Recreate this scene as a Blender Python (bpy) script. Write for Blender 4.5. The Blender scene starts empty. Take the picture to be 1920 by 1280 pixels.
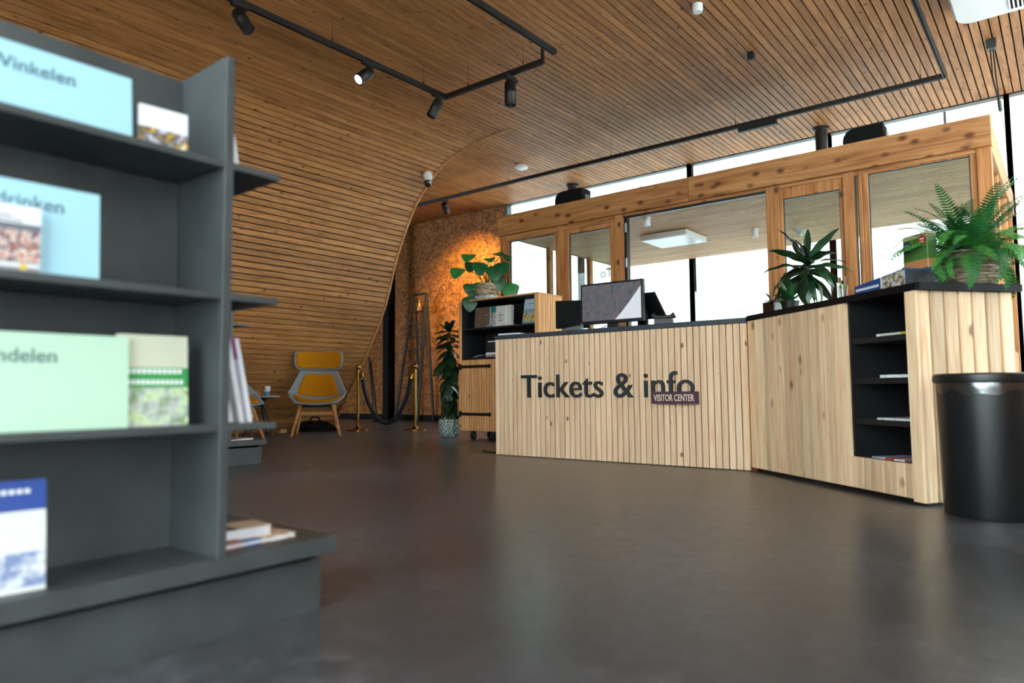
import bpy, math, random
from mathutils import Vector, Matrix, Euler
random.seed(7)
SC = bpy.context.scene
COL = SC.collection
PI = math.pi

# ------------------------------------------------------------------ camera
FPX = 1315.33
YAW, PITCH, ROLL = map(math.radians, (38.50572, 4.01472, -0.51485))
CAMH = 0.56
fw = Vector((-math.sin(YAW)*math.cos(PITCH), math.cos(YAW)*math.cos(PITCH), math.sin(PITCH)))
r0 = Vector((math.cos(YAW), math.sin(YAW), 0)); u0 = r0.cross(fw)
rt = math.cos(ROLL)*r0 + math.sin(ROLL)*u0
up = -math.sin(ROLL)*r0 + math.cos(ROLL)*u0
cam = bpy.data.cameras.new('camera'); cam_o = bpy.data.objects.new('camera', cam); COL.objects.link(cam_o)
mw = Matrix((rt, up, -fw)).transposed().to_4x4(); mw.translation = (0, 0, CAMH)
cam_o.matrix_world = mw
cam.sensor_width = 36.0; cam.lens = FPX*36/1920; cam.clip_end = 200
cam.dof.use_dof = True; cam.dof.focus_distance = 5.6; cam.dof.aperture_fstop = 1.7
SC.camera = cam_o

# ------------------------------------------------------------------ world, exposure
wd = bpy.data.worlds.new('world'); SC.world = wd; wd.use_nodes = True
bg = wd.node_tree.nodes['Background']; bg.inputs[0].default_value = (0.86, 0.94, 1.0, 1); bg.inputs[1].default_value = 10.0
SC.view_settings.view_transform = 'Standard'; SC.view_settings.look = 'None'
SC.view_settings.exposure = 0.16; SC.view_settings.gamma = 1.0; SC.view_settings.use_curve_mapping = False

# ------------------------------------------------------------------ mesh helpers
class MB:
    def __init__(s): s.v = []; s.f = []
    def add(s, vs, fs, m=None):
        b = len(s.v)
        s.v += [tuple(m @ Vector(p)) if m else tuple(p) for p in vs]
        s.f += [tuple(b+i for i in f) for f in fs]; return s
    def box(s, x0, x1, y0, y1, z0, z1, m=None):
        vs = [(x, y, z) for z in (z0, z1) for y in (y0, y1) for x in (x0, x1)]
        return s.add(vs, [(0,2,3,1),(4,5,7,6),(0,1,5,4),(2,6,7,3),(0,4,6,2),(1,3,7,5)], m)
    def bbox(s, x0, x1, y0, y1, z0, z1, b=.004, m=None):
        # box with chamfered edges
        vs = []; cx = ((x0, x1), (y0, y1), (z0, z1)); ix = {}
        for sx in (0, 1):
            for sy in (0, 1):
                for sz in (0, 1):
                    for a in range(3):
                        p = [cx[0][sx], cx[1][sy], cx[2][sz]]
                        sg = (1-2*sx, 1-2*sy, 1-2*sz)
                        for k in range(3):
                            if k != a: p[k] += sg[k]*b
                        ix[(sx, sy, sz, a)] = len(vs); vs.append(tuple(p))
        fs = []
        def q(*k): fs.append(tuple(ix[i] for i in k))
        for a in range(3):
            o = [k for k in range(3) if k != a]
            for sa in (0, 1):
                ring = []
                for (p, r) in ((0,0),(1,0),(1,1),(0,1)):
                    c = [0,0,0]; c[a] = sa; c[o[0]] = p; c[o[1]] = r; ring.append((*c, a))
                flip = (sa == 0) ^ (a == 1)
                q(*(ring[::-1] if flip else ring))
        for a in range(3):       # edges along axis a
            o = [k for k in range(3) if k != a]
            for p in (0, 1):
                for r in (0, 1):
                    c0 = [0,0,0]; c1 = [0,0,0]; c1[a] = 1
                    for c in (c0, c1): c[o[0]] = p; c[o[1]] = r
                    ring = [(*c0, o[0]), (*c1, o[0]), (*c1, o[1]), (*c0, o[1])]
                    flip = (p ^ r) ^ (a == 1)
                    q(*(ring if flip else ring[::-1]))
        for sx in (0, 1):
            for sy in (0, 1):
                for sz in (0, 1):
                    ring = [(sx,sy,sz,0),(sx,sy,sz,1),(sx,sy,sz,2)]
                    q(*(ring if (sx+sy+sz) % 2 else ring[::-1]))
        return s.add(vs, fs, m)
    def tube(s, pts, r, n=8, cap=True, m=None):
        pts = [Vector(p) for p in pts]; rs = r if isinstance(r, (list, tuple)) else [r]*len(pts)
        vs = []; fs = []; t0 = (pts[1]-pts[0]).normalized()
        a = Vector((0,0,1)) if abs(t0.z) < .9 else Vector((1,0,0))
        nrm = (a - a.dot(t0)*t0).normalized()
        for i, p in enumerate(pts):
            t = (pts[min(i+1, len(pts)-1)] - pts[max(i-1, 0)]).normalized()
            nrm = (nrm - nrm.dot(t)*t).normalized(); bn = t.cross(nrm)
            for k in range(n):
                an = 2*PI*k/n; vs.append(p + rs[i]*(math.cos(an)*nrm + math.sin(an)*bn))
        for i in range(len(pts)-1):
            for k in range(n):
                fs.append((i*n+k, i*n+(k+1) % n, (i+1)*n+(k+1) % n, (i+1)*n+k))
        if cap: fs.append(tuple(range(n))[::-1]); fs.append(tuple((len(pts)-1)*n+k for k in range(n)))
        return s.add(vs, fs, m)
    def lathe(s, prof, n=24, c=(0,0,0), m=None):
        vs = []; fs = []
        for (r, z) in prof:
            for k in range(n):
                an = 2*PI*k/n; vs.append((c[0]+r*math.cos(an), c[1]+r*math.sin(an), c[2]+z))
        for i in range(len(prof)-1):
            for k in range(n): fs.append((i*n+k, i*n+(k+1) % n, (i+1)*n+(k+1) % n, (i+1)*n+k))
        if prof[0][0] > 1e-6: fs.append(tuple(range(n))[::-1])
        if prof[-1][0] > 1e-6: fs.append(tuple((len(prof)-1)*n+k for k in range(n)))
        return s.add(vs, fs, m)
    def prism(s, poly, z0, z1, m=None):
        n = len(poly); vs = [(x, y, z0) for x, y in poly] + [(x, y, z1) for x, y in poly]
        fs = [tuple(range(n))[::-1], tuple(range(n, 2*n))] + [(i, (i+1) % n, n+(i+1) % n, n+i) for i in range(n)]
        return s.add(vs, fs, m)
    def mesh(s, name, mat, smooth=False):
        me = bpy.data.meshes.new(name); me.from_pydata(s.v, [], s.f); me.update()
        if mat: me.materials.append(mat)
        if smooth:
            for p in me.polygons: p.use_smooth = True
            try: me.set_sharp_from_angle(angle=math.radians(40))
            except Exception: pass
        return me
    def build(s, name, mat, parent=None, smooth=False, world=False):
        if world and parent: 
            o = Vector(parent.location); s.v = [tuple(Vector(p)-o) for p in s.v]
        return link(name, s.mesh(name, mat, smooth), parent)

def link(name, me, parent=None, loc=(0,0,0), rot=(0,0,0), scale=(1,1,1)):
    o = bpy.data.objects.new(name, me); COL.objects.link(o); o.parent = parent
    o.location = loc; o.rotation_euler = rot; o.scale = scale
    return o
def tag(o, label, cat, group=None):
    o['label'] = label; o['category'] = cat
    if group: o['group'] = group
    return o
def thing(name, label, cat, loc=(0,0,0), rotz=0, group=None):
    o = bpy.data.objects.new(name, None); COL.objects.link(o); o.empty_display_size = .1
    o.location = loc; o.rotation_euler = (0, 0, rotz); return tag(o, label, cat, group)
def struct(o, label=None, cat=None):
    o['kind'] = 'structure'
    if label: o['label'] = label
    if cat: o['category'] = cat
    return o
def T(x=0, y=0, z=0): return Matrix.Translation((x, y, z))
def aim(loc, d, roll=0):
    # matrix whose local -Z looks along d
    return Matrix.Translation(loc) @ Vector(d).to_track_quat('-Z', 'Y').to_matrix().to_4x4()

# ------------------------------------------------------------------ material helpers
def lin(h):
    h = h.lstrip('#'); c = [int(h[i:i+2], 16)/255 for i in (0, 2, 4)]
    return tuple((v/12.92 if v <= .04045 else ((v+.055)/1.055)**2.4) for v in c) + (1,)
class NT:
    def __init__(s, name):
        s.mat = bpy.data.materials.new(name); s.mat.use_nodes = True; s.t = s.mat.node_tree
        s.b = s.t.nodes['Principled BSDF']; s.out = s.t.nodes['Material Output']
    def n(s, typ, **kw):
        nd = s.t.nodes.new(typ)
        for k, v in kw.items():
            if k.startswith('_'): setattr(nd, k[1:], v)
            else: nd.inputs[k].default_value = v
        return nd
    def l(s, a, b): s.t.links.new(a, b)
    def ramp(s, stops, interp='LINEAR'):
        nd = s.t.nodes.new('ShaderNodeValToRGB'); e = nd.color_ramp; e.interpolation = interp
        while len(e.elements) < len(stops): e.elements.new(.5)
        for el, (p, c) in zip(e.elements, stops): el.position = p; el.color = c
        return nd
    def bump(s, h, strength=.2, dist=.01):
        b = s.n('ShaderNodeBump', Strength=strength, Distance=dist); s.l(h, b.inputs['Height']); s.l(b.outputs[0], s.b.inputs['Normal'])
    def math(s, op, a, b=None):
        nd = s.t.nodes.new('ShaderNodeMath'); nd.operation = op
        for i, v in enumerate((a, b)):
            if v is None: continue
            if hasattr(v, 'is_output'): s.l(v, nd.inputs[i])
            else: nd.inputs[i].default_value = v
        return nd.outputs[0]
    def mix(s, f, a, b, typ='MIX'):
        nd = s.t.nodes.new('ShaderNodeMix'); nd.data_type = 'RGBA'; nd.blend_type = typ
        for i, v in ((0, f), (6, a), (7, b)):
            if hasattr(v, 'is_output'): s.l(v, nd.inputs[i])
            else: nd.inputs[i].default_value = v
        return nd.outputs[2]
def plain(name, col, rough=.5, metal=0, spec=.5, noise=0, nscale=20, bump=0):
    t = NT(name); c = lin(col) if isinstance(col, str) else col
    t.b.inputs['Roughness'].default_value = rough; t.b.inputs['Metallic'].default_value = metal
    t.b.inputs['Specular IOR Level'].default_value = spec; t.b.inputs['Base Color'].default_value = c
    if noise or bump:
        tc = t.n('ShaderNodeTexCoord'); ns = t.n('ShaderNodeTexNoise', Scale=nscale, Detail=5.0)
        t.l(tc.outputs['Object'], ns.inputs['Vector'])
        if noise:
            d = tuple(v*(1-noise) for v in c[:3]) + (1,); e = tuple(min(1, v*(1+noise)) for v in c[:3]) + (1,)
            r = t.ramp([(.3, d), (.7, e)]); t.l(ns.outputs['Fac'], r.inputs[0]); t.l(r.outputs[0], t.b.inputs['Base Color'])
        if bump: t.bump(ns.outputs['Fac'], bump, .004)
    return t.mat
def wood(name, light, dark, axis='Z', knot='#3a1d0c', kd=.1, tint=.25, seg=0, rough=.55, grain=30, ks=8):
    t = NT(name); tc = t.n('ShaderNodeTexCoord'); oi = t.n('ShaderNodeObjectInfo')
    off = t.n('ShaderNodeCombineXYZ'); 
    for i, k in enumerate((91.7, 53.3, 77.1)): t.l(t.math('MULTIPLY', oi.outputs['Random'], k), off.inputs[i])
    ad = t.n('ShaderNodeVectorMath'); t.l(tc.outputs['Object'], ad.inputs[0]); t.l(off.outputs[0], ad.inputs[1])
    i = 'XYZ'.index(axis)
    s1 = [1, 1, 1]; s1[i] = .06; s2 = [1, 1, 1]; s2[i] = .65
    m1 = t.n('ShaderNodeMapping'); m1.inputs['Scale'].default_value = s1; t.l(ad.outputs[0], m1.inputs[0])
    m2 = t.n('ShaderNodeMapping'); m2.inputs['Scale'].default_value = s2; t.l(ad.outputs[0], m2.inputs[0])
    n1 = t.n('ShaderNodeTexNoise', Scale=grain, Detail=4.0, Distortion=1.2); t.l(m1.outputs[0], n1.inputs['Vector'])
    n2 = t.n('ShaderNodeTexNoise', Scale=grain*4, Detail=2.0); t.l(m1.outputs[0], n2.inputs['Vector'])
    f = t.math('ADD', t.math('MULTIPLY', n1.outputs['Fac'], .7), t.math('MULTIPLY', n2.outputs['Fac'], .3))
    r = t.ramp([(.36, lin(dark)), (.60, lin(light))]); t.l(f, r.inputs[0]); c = r.outputs[0]
    if kd:
        vo = t.n('ShaderNodeTexVoronoi', Scale=float(ks)); t.l(m2.outputs[0], vo.inputs['Vector'])
        kr = t.ramp([(kd*.55, (1,1,1,1)), (kd*1.5, (0,0,0,1))]); t.l(vo.outputs['Distance'], kr.inputs[0])
        c = t.mix(t.math('MULTIPLY', kr.outputs[0], .85), c, lin(knot))
    val = t.math('ADD', t.math('MULTIPLY', oi.outputs['Random'], tint), 1-tint/2)
    if seg:
        sp = t.n('ShaderNodeSeparateXYZ'); t.l(tc.outputs['Object'], sp.inputs[0])
        q = t.math('FLOOR', t.math('ADD', t.math('DIVIDE', sp.outputs[i], seg), t.math('MULTIPLY', oi.outputs['Random'], 17)))
        wn = t.n('ShaderNodeTexWhiteNoise', _noise_dimensions='1D'); t.l(t.math('ADD', q, t.math('MULTIPLY', oi.outputs['Random'], 313)), wn.inputs['W'])
        val = t.math('ADD', val, t.math('MULTIPLY', t.math('SUBTRACT', wn.outputs['Value'], .5), .22))
    hs = t.n('ShaderNodeHueSaturation'); t.l(c, hs.inputs['Color']); t.l(val, hs.inputs['Value']); t.l(hs.outputs[0], t.b.inputs['Base Color'])
    t.b.inputs['Roughness'].default_value = rough; t.b.inputs['Specular IOR Level'].default_value = .3
    t.bump(n1.outputs['Fac'], .08, .003)
    return t.mat
def glass(name, tint=(.93, .97, .96, 1), refl=1.0):
    t = NT(name); t.t.nodes.remove(t.b)
    tr = t.n('ShaderNodeBsdfTransparent', Color=tint); gl = t.n('ShaderNodeBsdfGlossy', Roughness=.0)
    ge = t.n('ShaderNodeNewGeometry'); dt = t.n('ShaderNodeVectorMath', _operation='DOT_PRODUCT'); mx = t.n('ShaderNodeMixShader')
    t.l(ge.outputs['Normal'], dt.inputs[0]); t.l(ge.outputs['Incoming'], dt.inputs[1])
    fr = t.math('ADD', .043, t.math('MULTIPLY', t.math('POWER', t.math('SUBTRACT', 1.0, t.math('ABSOLUTE', dt.outputs['Value'])), 5.0), .95))
    t.l(t.math('MULTIPLY', fr, refl), mx.inputs[0]); t.l(tr.outputs[0], mx.inputs[1]); t.l(gl.outputs[0], mx.inputs[2])
    t.l(mx.outputs[0], t.out.inputs['Surface']); return t.mat
def cover(name, bands, axis='Z', pic=None, rough=.4):
    """printed cover: constant bands along one axis of the object's box; pic=(z0,z1,[colours],scale) is a photo-like patch"""
    t = NT(name); tc = t.n('ShaderNodeTexCoord'); sp = t.n('ShaderNodeSeparateXYZ'); t.l(tc.outputs['Generated'], sp.inputs[0])
    a = sp.outputs['XYZ'.index(axis)]
    r = t.ramp([(p, lin(c)) for p, c in bands], 'CONSTANT'); t.l(a, r.inputs[0]); c = r.outputs[0]
    if pic:
        z0, z1, cols, sc = pic
        ns = t.n('ShaderNodeTexNoise', Scale=sc, Detail=3.0, Roughness=.65); t.l(tc.outputs['Object'], ns.inputs['Vector'])
        pr = t.ramp([(.30+.4*k/max(1, len(cols)-1), lin(h)) for k, h in enumerate(cols)]); t.l(ns.outputs['Fac'], pr.inputs[0])
        msk = t.math('MULTIPLY', t.math('GREATER_THAN', a, z0), t.math('LESS_THAN', a, z1))
        c = t.mix(msk, c, pr.outputs[0])
    t.l(c, t.b.inputs['Base Color']); t.b.inputs['Roughness'].default_value = rough
    return t.mat

PINE = wood('pine_board', '#bd8652', '#955f33', 'Y', seg=2.6, kd=.10, tint=.26)
PINE_X = wood('pine_board_across', '#cfa878', '#b48a58', 'X', kd=.08, tint=.2)
SLAT = wood('larch_slat', '#f8dab6', '#e8c09a', 'Z', kd=.08, tint=.2, ks=7)
SLATW = wood('pine_panel_board', '#f3d6b0', '#dfb48a', 'Z', kd=.13, tint=.42, ks=7, knot='#7a4520')
CABW = wood('warm_larch', '#e8b37c', '#c98d55', 'Z', kd=.07, tint=.18, ks=6)
BEAM = wood('booth_timber_beam', '#bd8754', '#905a30', 'X', kd=.2, tint=.1, ks=9, grain=14, knot='#4a2110')
POST = wood('booth_timber_post', '#bd834f', '#965d31', 'Z', kd=.15, tint=.14, ks=8, grain=18)
BEAMY = wood('booth_timber_depth', '#b97e4c', '#8c532a', 'Y', kd=.12, tint=.1, ks=6, grain=14)
OAK = wood('oak_leg', '#c98d55', '#a86e3a', 'Z', kd=0, tint=.1)
GROOVED = plain('groove_dark', '#3a2312', .8)
GROOVE = plain('groove_brown', '#6e4526', .8)
BLACK = plain('black_paint', '#141516', .45)
MATT = plain('matt_black', '#0d0d0e', .8, spec=.2)
METALB = plain('black_metal', '#1a1b1c', .4, spec=.5)
SLATE = plain('slate_worktop', '#39424a', .45, noise=.12, nscale=40)
TOPB = plain('black_worktop', '#110f10', .6, spec=.2)
INNER = plain('black_shelf_board', '#17181b', .6)
ALU = plain('dark_green_grey_aluminium', '#3f4a4a', .4, metal=.3)
WHITE = plain('white_plastic', '#e8eaea', .4)
PAPER = plain('white_paper', '#e6e9ee', .7)
GREYB = plain('grey_fibreboard', '#424749', .5, noise=.2, nscale=7)
GLASS = glass('window_glass'); GLASSB = glass('booth_glass', (.9, .95, .93, 1), 1.5)
BRASS = plain('polished_brass', '#a8803a', .12, metal=1)
LEAFD = plain('dark_leaf', '#123418', .4, noise=.45, nscale=12)
STEM = plain('green_stem', '#2b4a1e', .6)

# ------------------------------------------------------------------ the setting
ZC = 3.88; YW = 9.6; YV = 6.82
X_R, Y_B = 1.3, -2.6
# floor
t = NT('polished_concrete'); tc = t.n('ShaderNodeTexCoord')
n1 = t.n('ShaderNodeTexNoise', Scale=1.1, Detail=6.0, Roughness=.6); t.l(tc.outputs['Object'], n1.inputs['Vector'])
n2 = t.n('ShaderNodeTexNoise', Scale=16.0, Detail=8.0, Roughness=.7); t.l(tc.outputs['Object'], n2.inputs['Vector'])
r = t.ramp([(.3, lin('#2b2c31')), (.5, lin('#484a4f')), (.72, lin('#75777d'))])
t.l(t.math('ADD', t.math('MULTIPLY', n1.outputs['Fac'], .55), t.math('MULTIPLY', n2.outputs['Fac'], .45)), r.inputs[0]); t.l(r.outputs[0], t.b.inputs['Base Color'])
rr = t.ramp([(.2, (.26,)*3+(1,)), (.85, (.36,)*3+(1,))]); t.l(n1.outputs['Fac'], rr.inputs[0]); t.l(rr.outputs[0], t.b.inputs['Roughness']); t.bump(n2.outputs['Fac'], .012, .002)
FLOOR = t.mat
struct(MB().box(-15, X_R, Y_B, YW+.1, -.2, 0).build('floor', FLOOR), 'dark polished concrete floor with soft reflections', 'floor')

# ceiling: dark backing and one board after another
PITCH_B = .0765; BW = .0635
ceil = struct(MB().box(-15, X_R, Y_B, YW+.1, ZC+.03, ZC+.2).build('ceiling', MATT), 'slatted pine board ceiling', 'ceiling')
def board_mesh(L, mat, w=BW, th=.02): return MB().box(-w/2, w/2, -L/2, L/2, 0, th).mesh('board', mat)
XT = -5.40                      # where the vault becomes flat
L1 = YW-Y_B; me1 = board_mesh(L1, PINE); x = XT+PITCH_B/2
while x < X_R:
    link('board', me1, ceil, (x, (YW+Y_B)/2, ZC)); x += PITCH_B
L2 = YW-YV; me2 = board_mesh(L2, PINE); x = XT-PITCH_B/2
while x > -10.6:
    link('board', me2, ceil, (x, (YW+YV)/2, ZC)); x -= PITCH_B

# vault on the left: profile in the X-Z plane, extruded along Y
PROF = [(-8.99,.0),(-8.835,.243),(-8.655,.48),(-8.285,.997),(-7.812,1.762),(-7.528,2.515),(-7.197,3.124),(-6.928,3.42),(-6.617,3.66),(-6.22,3.80),(-5.84,3.865),(-5.40,3.88)]
def catmull(pts, n=24):
    P = [Vector(p) for p in pts]; P = [2*P[0]-P[1]]+P+[2*P[-1]-P[-2]]; out = []
    for i in range(1, len(P)-2):
        a, b, c, d = P[i-1:i+3]
        for k in range(n):
            u = k/n; out.append(.5*((2*b)+(c-a)*u+(2*a-5*b+4*c-d)*u*u+(3*b-a-3*c+d)*u**3))
    out.append(P[-2]); return out
CUR = catmull([(x, 0, z) for x, z in PROF])
acc = [0]
for a, b in zip(CUR, CUR[1:]): acc.append(acc[-1]+(b-a).length)
def at_len(s):
    for i in range(len(CUR)-1):
        if acc[i+1] >= s:
            u = (s-acc[i])/(acc[i+1]-acc[i]); return CUR[i].lerp(CUR[i+1], u), (CUR[i+1]-CUR[i]).normalized()
    return CUR[-1], (CUR[-1]-CUR[-2]).normalized()
mb = MB(); N = len(CUR)
for off in (.03, .16):
    for yy in (Y_B, YV-.012):
        for i in range(N):
            tg = (CUR[min(i+1, N-1)]-CUR[max(i-1, 0)]).normalized(); nr = Vector((-tg.z, 0, tg.x))
            p = CUR[i]+nr*off; mb.v.append((p.x, yy, max(p.z, 0)))
for i in range(N-1):
    a, b, c, d = i, N+i, 2*N+i, 3*N+i
    mb.f += [(a, a+1, b+1, b), (c, d, d+1, c+1), (b, b+1, d+1, d), (a, c, c+1, a+1)]
vault = struct(mb.build('wall_left', MATT), 'leaning curved wall of horizontal pine boards rising into the ceiling', 'wall')
L3 = YV-.012-Y_B; me3 = board_mesh(L3, PINE); s = PITCH_B/2
while s < acc[-1]:
    p, tg = at_len(s); ang = math.atan2(tg.z, tg.x)
    link('board', me3, vault, (p.x, (Y_B+YV-.012)/2, p.z), (0, -ang, 0)); s += PITCH_B
mb = MB()
for i in range(0, N):
    tg = (CUR[min(i+1, N-1)]-CUR[max(i-1, 0)]).normalized(); nr = Vector((-tg.z, 0, tg.x))
    for off, yy in ((-.012, YV-.012), (-.012, YV+.014), (.16, YV+.014), (.16, YV-.012)):
        p = CUR[i]+nr*off; mb.v.append((p.x, yy, max(p.z, 0)))
for i in range(N-1):
    for k in range(4): mb.f.append((4*i+k, 4*i+(k+1) % 4, 4*i+4+(k+1) % 4, 4*i+4+k))
struct(mb.build('trim_1', PINE), 'thin pale edge strip along the end of the curved board wall', 'trim')

# back wall of chip board beside the window front
t = NT('chip_board'); tc = t.n('ShaderNodeTexCoord')
mp = t.n('ShaderNodeMapping'); mp.inputs['Scale'].default_value = (1, 1, 1); t.l(tc.outputs['Object'], mp.inputs[0])
nz = t.n('ShaderNodeTexNoise', Scale=9.0, Detail=3.0); t.l(mp.outputs[0], nz.inputs['Vector'])
dv = t.n('ShaderNodeVectorMath', _operation='MULTIPLY_ADD'); t.l(nz.outputs['Color'], dv.inputs[0]); dv.inputs[1].default_value = (.16,)*3; t.l(mp.outputs[0], dv.inputs[2])
v1 = t.n('ShaderNodeTexVoronoi', Scale=32.0); t.l(dv.outputs[0], v1.inputs['Vector'])
sp = t.n('ShaderNodeSeparateColor'); t.l(v1.outputs['Color'], sp.inputs[0])
r = t.ramp([(.0, lin('#42200a')), (.3, lin('#6f3e10')), (.65, lin('#875215')), (1, lin('#9f6a26'))]); t.l(sp.outputs[0], r.inputs[0]); t.l(r.outputs[0], t.b.inputs['Base Color'])
t.b.inputs['Roughness'].default_value = .55; t.bump(sp.outputs[0], .25, .006); OSB = t.mat
XWIN = -7.78
struct(MB().box(-15, XWIN, YW, YW+.2, 0, ZC+.03).build('wall_back', OSB), 'orange chip board wall in the back corner', 'wall')
struct(MB().box(-15.1, -15, Y_B, YW+.2, 0, ZC+.2).build('wall_end', MATT), 'dark end wall of the recess behind the curved wall', 'wall')
struct(MB().box(-14.9, XWIN, YW-.02, YW, 0, .11).build('baseboard_back', MATT), 'black baseboard under the chip board wall', 'baseboard')

# glazed front: bays between mullions
def glazing(idx, p0, p1, label, film=None, zt=ZC+.03, fr=.055, dp=.13):
    a = Vector((*p0, 0)); b = Vector((*p1, 0)); d = b-a; L = d.length; ang = math.atan2(d.y, d.x)
    o = bpy.data.objects.new('window_%d' % idx, None); COL.objects.link(o); o.location = a; o.rotation_euler = (0, 0, ang)
    struct(o, label, 'window')
    MB().box(-fr/2, fr/2, 0, dp, 0, zt).box(L-fr/2, L+fr/2, 0, dp, 0, zt).build('mullion', ALU, o)
    MB().box(fr/2, L-fr/2, 0, dp, 0, .08).build('sill_rail', ALU, o); MB().box(fr/2, L-fr/2, .02, dp, zt-.04, zt).build('head_rail', ALU, o)
    MB().box(fr/2, L-fr/2, .06, .072, .08, zt-.04).build('pane', GLASS, o)
    if film: MB().box(fr/2+.002, L-fr/2-.002, .054, .0565, .08, film).build('frosted_film', FILM, o)
    return o
t = NT('frosted_film'); t.t.nodes.remove(t.b)
tl = t.n('ShaderNodeBsdfTranslucent', Color=(.9, .93, .95, 1)); df = t.n('ShaderNodeBsdfTransparent', Color=(.9,.92,.93,1)); mx = t.n('ShaderNodeMixShader', Fac=.35)
t.l(tl.outputs[0], mx.inputs[1]); t.l(df.outputs[0], mx.inputs[2]); t.l(mx.outputs[0], t.out.inputs['Surface']); FILM = t.mat
xs = [XWIN+.03, -6.22, -4.28, -2.34, -.42, X_R]
WINS = []
for i, (a, b) in enumerate(zip(xs, xs[1:])):
    WINS.append(glazing(i+1, (a, YW), (b, YW), 'tall window bay %s from the chip board wall in the back glazing' % ('first', 'second', 'third', 'fourth', 'fifth')[i], 1.98))
ys = [4.2, 6.3, 8.4]  # unseen side bays, extent set to brighten the right of the ceiling
glazing(26, (X_R, .25), (X_R, -.7), 'unseen side window bay added beside the camera to light the near shelf unit')  # unseen bay, put in and sized for daylight on the near shelf unit
struct(MB().box(X_R-.02, X_R+.1, Y_B, -.73, 0, ZC+.03).box(X_R-.02, X_R+.1, .28, 4.17, 0, ZC+.03).box(X_R-.02, X_R+.1, 8.43, YW, 0, ZC+.03).build('wall_right', PINE), 'timber wall to the right of the camera', 'wall')
for i, (a, b) in enumerate(zip(ys, ys[1:])):
    glazing(20+i, (X_R, b), (X_R, a), 'unseen right side window bay sized to brighten the ceiling, %s from the camera end' % ('first', 'second')[i])
xb = [-3.2, -1.7, -.2, X_R-.05]  # unseen rear bays, extent set for daylight on the counter front
struct(MB().box(-9.2, -3.23, Y_B-.1, Y_B+.02, 0, ZC+.03).build('wall_front', PINE), 'timber wall behind the camera', 'wall')
for i, (a, b) in enumerate(zip(xb, xb[1:])):
    glazing(30+i, (b, Y_B+.02), (a, Y_B+.02), 'unseen window bay behind the camera sized to light the counter front, %s from the curved wall' % ('first', 'second', 'third')[i])

# black steel column in the recess
c = thing('steel_column', 'black steel column standing in front of the chip board wall', 'column', (-10.28, 9.1, 0))
MB().box(-.075,.075,-.09,-.075,0,ZC).box(-.075,.075,.075,.09,0,ZC).box(-.02,.02,-.075,.075,0,ZC).build('shaft', MATT, c)
MB().box(-.12,.12,-.12,.12,0,.02).build('base_plate', BLACK, c)

# ------------------------------------------------------------------ glazed timber booth
BY = 6.6; BX0, BX1 = -5.425, -.405; BZ0, BZ1 = 2.455, 2.70; BYE = 9.5
booth = thing('ticket_booth', 'knotty timber booth with glass panes and open hatch behind the counter', 'booth', ((BX0+BX1)/2, BY, 0))
def bp(mb, name, mat, parent=booth, world=True, smooth=False):
    o = booth.location
    mb.v = [tuple(Vector(p)-o) for p in mb.v]
    return link(name, mb.mesh(name, mat, smooth), parent)
bp(MB().bbox(BX0-.02, -2.936, BY-.03, BY+.07, BZ0, BZ1, .004), 'beam', BEAM)
bp(MB().bbox(-2.932, BX1+.01, BY-.03, BY+.07, BZ0, BZ1, .004), 'beam', BEAM)
for xx in (BX0, BX1-.09): bp(MB().bbox(xx, xx+.09, BY+.071, BYE, BZ0, BZ1, .004), 'side_beam', BEAMY)
bp(MB().box(BX0+.09, BX1-.09, BY+.07, BYE, BZ0+.02, BZ1-.03), 'roof', MATT)
# head rail under the beam
bp(MB().bbox(BX0+.09, -3.70, BY+.005, BY+.07, 2.392, BZ0, .003), 'head_rail', BEAM)
bp(MB().bbox(-3.70, -2.17, BY+.005, BY+.07, 2.425, BZ0, .003), 'head_rail', BEAM)
bp(MB().bbox(-2.05, -.50, BY+.005, BY+.07, 2.42, BZ0, .003), 'head_rail', BEAM)
SILL = .92
def post(x0, x1, z0=0, z1=BZ0, y0=0, y1=.1, name='post'): return bp(MB().bbox(x0, x1, BY+y0, BY+y1, z0, z1, .003), name, POST)
post(BX0, BX0+.095); post(-4.573, -4.495); post(-3.805, -3.70); post(-2.175, -2.055, z1=BZ0); post(-1.497, -1.41); post(-1.374, -1.345); post(-.505, BX1)
bp(MB().box(-3.699, -3.668, BY+.01, BY+.08, 0, 2.424), 'hatch_edge_seal', BLACK)
bp(MB().box(-3.668, -2.176, BY+.02, BY+.06, 2.405, 2.424), 'hatch_top_seal', BLACK)
def sash(x0, x1, z0, z1, w=.05, wt=None, glassx=None):
    f = bp(MB().bbox(x0, x0+w, BY+.012, BY+.072, z0, z1, .003).bbox(x1-w, x1, BY+.012, BY+.072, z0, z1, .003)
           .bbox(x0+w, x1-w, BY+.012, BY+.072, z1-(wt or w), z1, .003).bbox(x0+w, x1-w, BY+.012, BY+.072, z0, z0+w, .003), 'sash', POST)
    mb = MB().box(x0+w, x1-w, BY+.036, BY+.044, z0+w, z1-(wt or w)); mb.v = [tuple(Vector(p)-booth.location) for p in mb.v]
    link('pane', mb.mesh('pane', GLASSB), f)
    mb = MB()
    for (a, b, c, d) in ((x0+w, x0+w+.008, z0+w, z1-(wt or w)), (x1-w-.008, x1-w, z0+w, z1-(wt or w)), (x0+w, x1-w, z1-(wt or w)-.008, z1-(wt or w))): mb.box(a, b, BY+.03, BY+.05, c, d)
    mb.v = [tuple(Vector(p)-booth.location) for p in mb.v]; link('gasket', mb.mesh('gasket', ALU), f)
    return f
sash(BX0+.097, -4.575, SILL, 2.392, .03, .012)
sash(-4.493, -3.808, SILL, 2.392, .07, .05)
sash(-2.053, -1.50, SILL, 2.42, .03, .10)
sash(-1.408, -1.376, SILL, 2.42, .004, .01)
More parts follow.
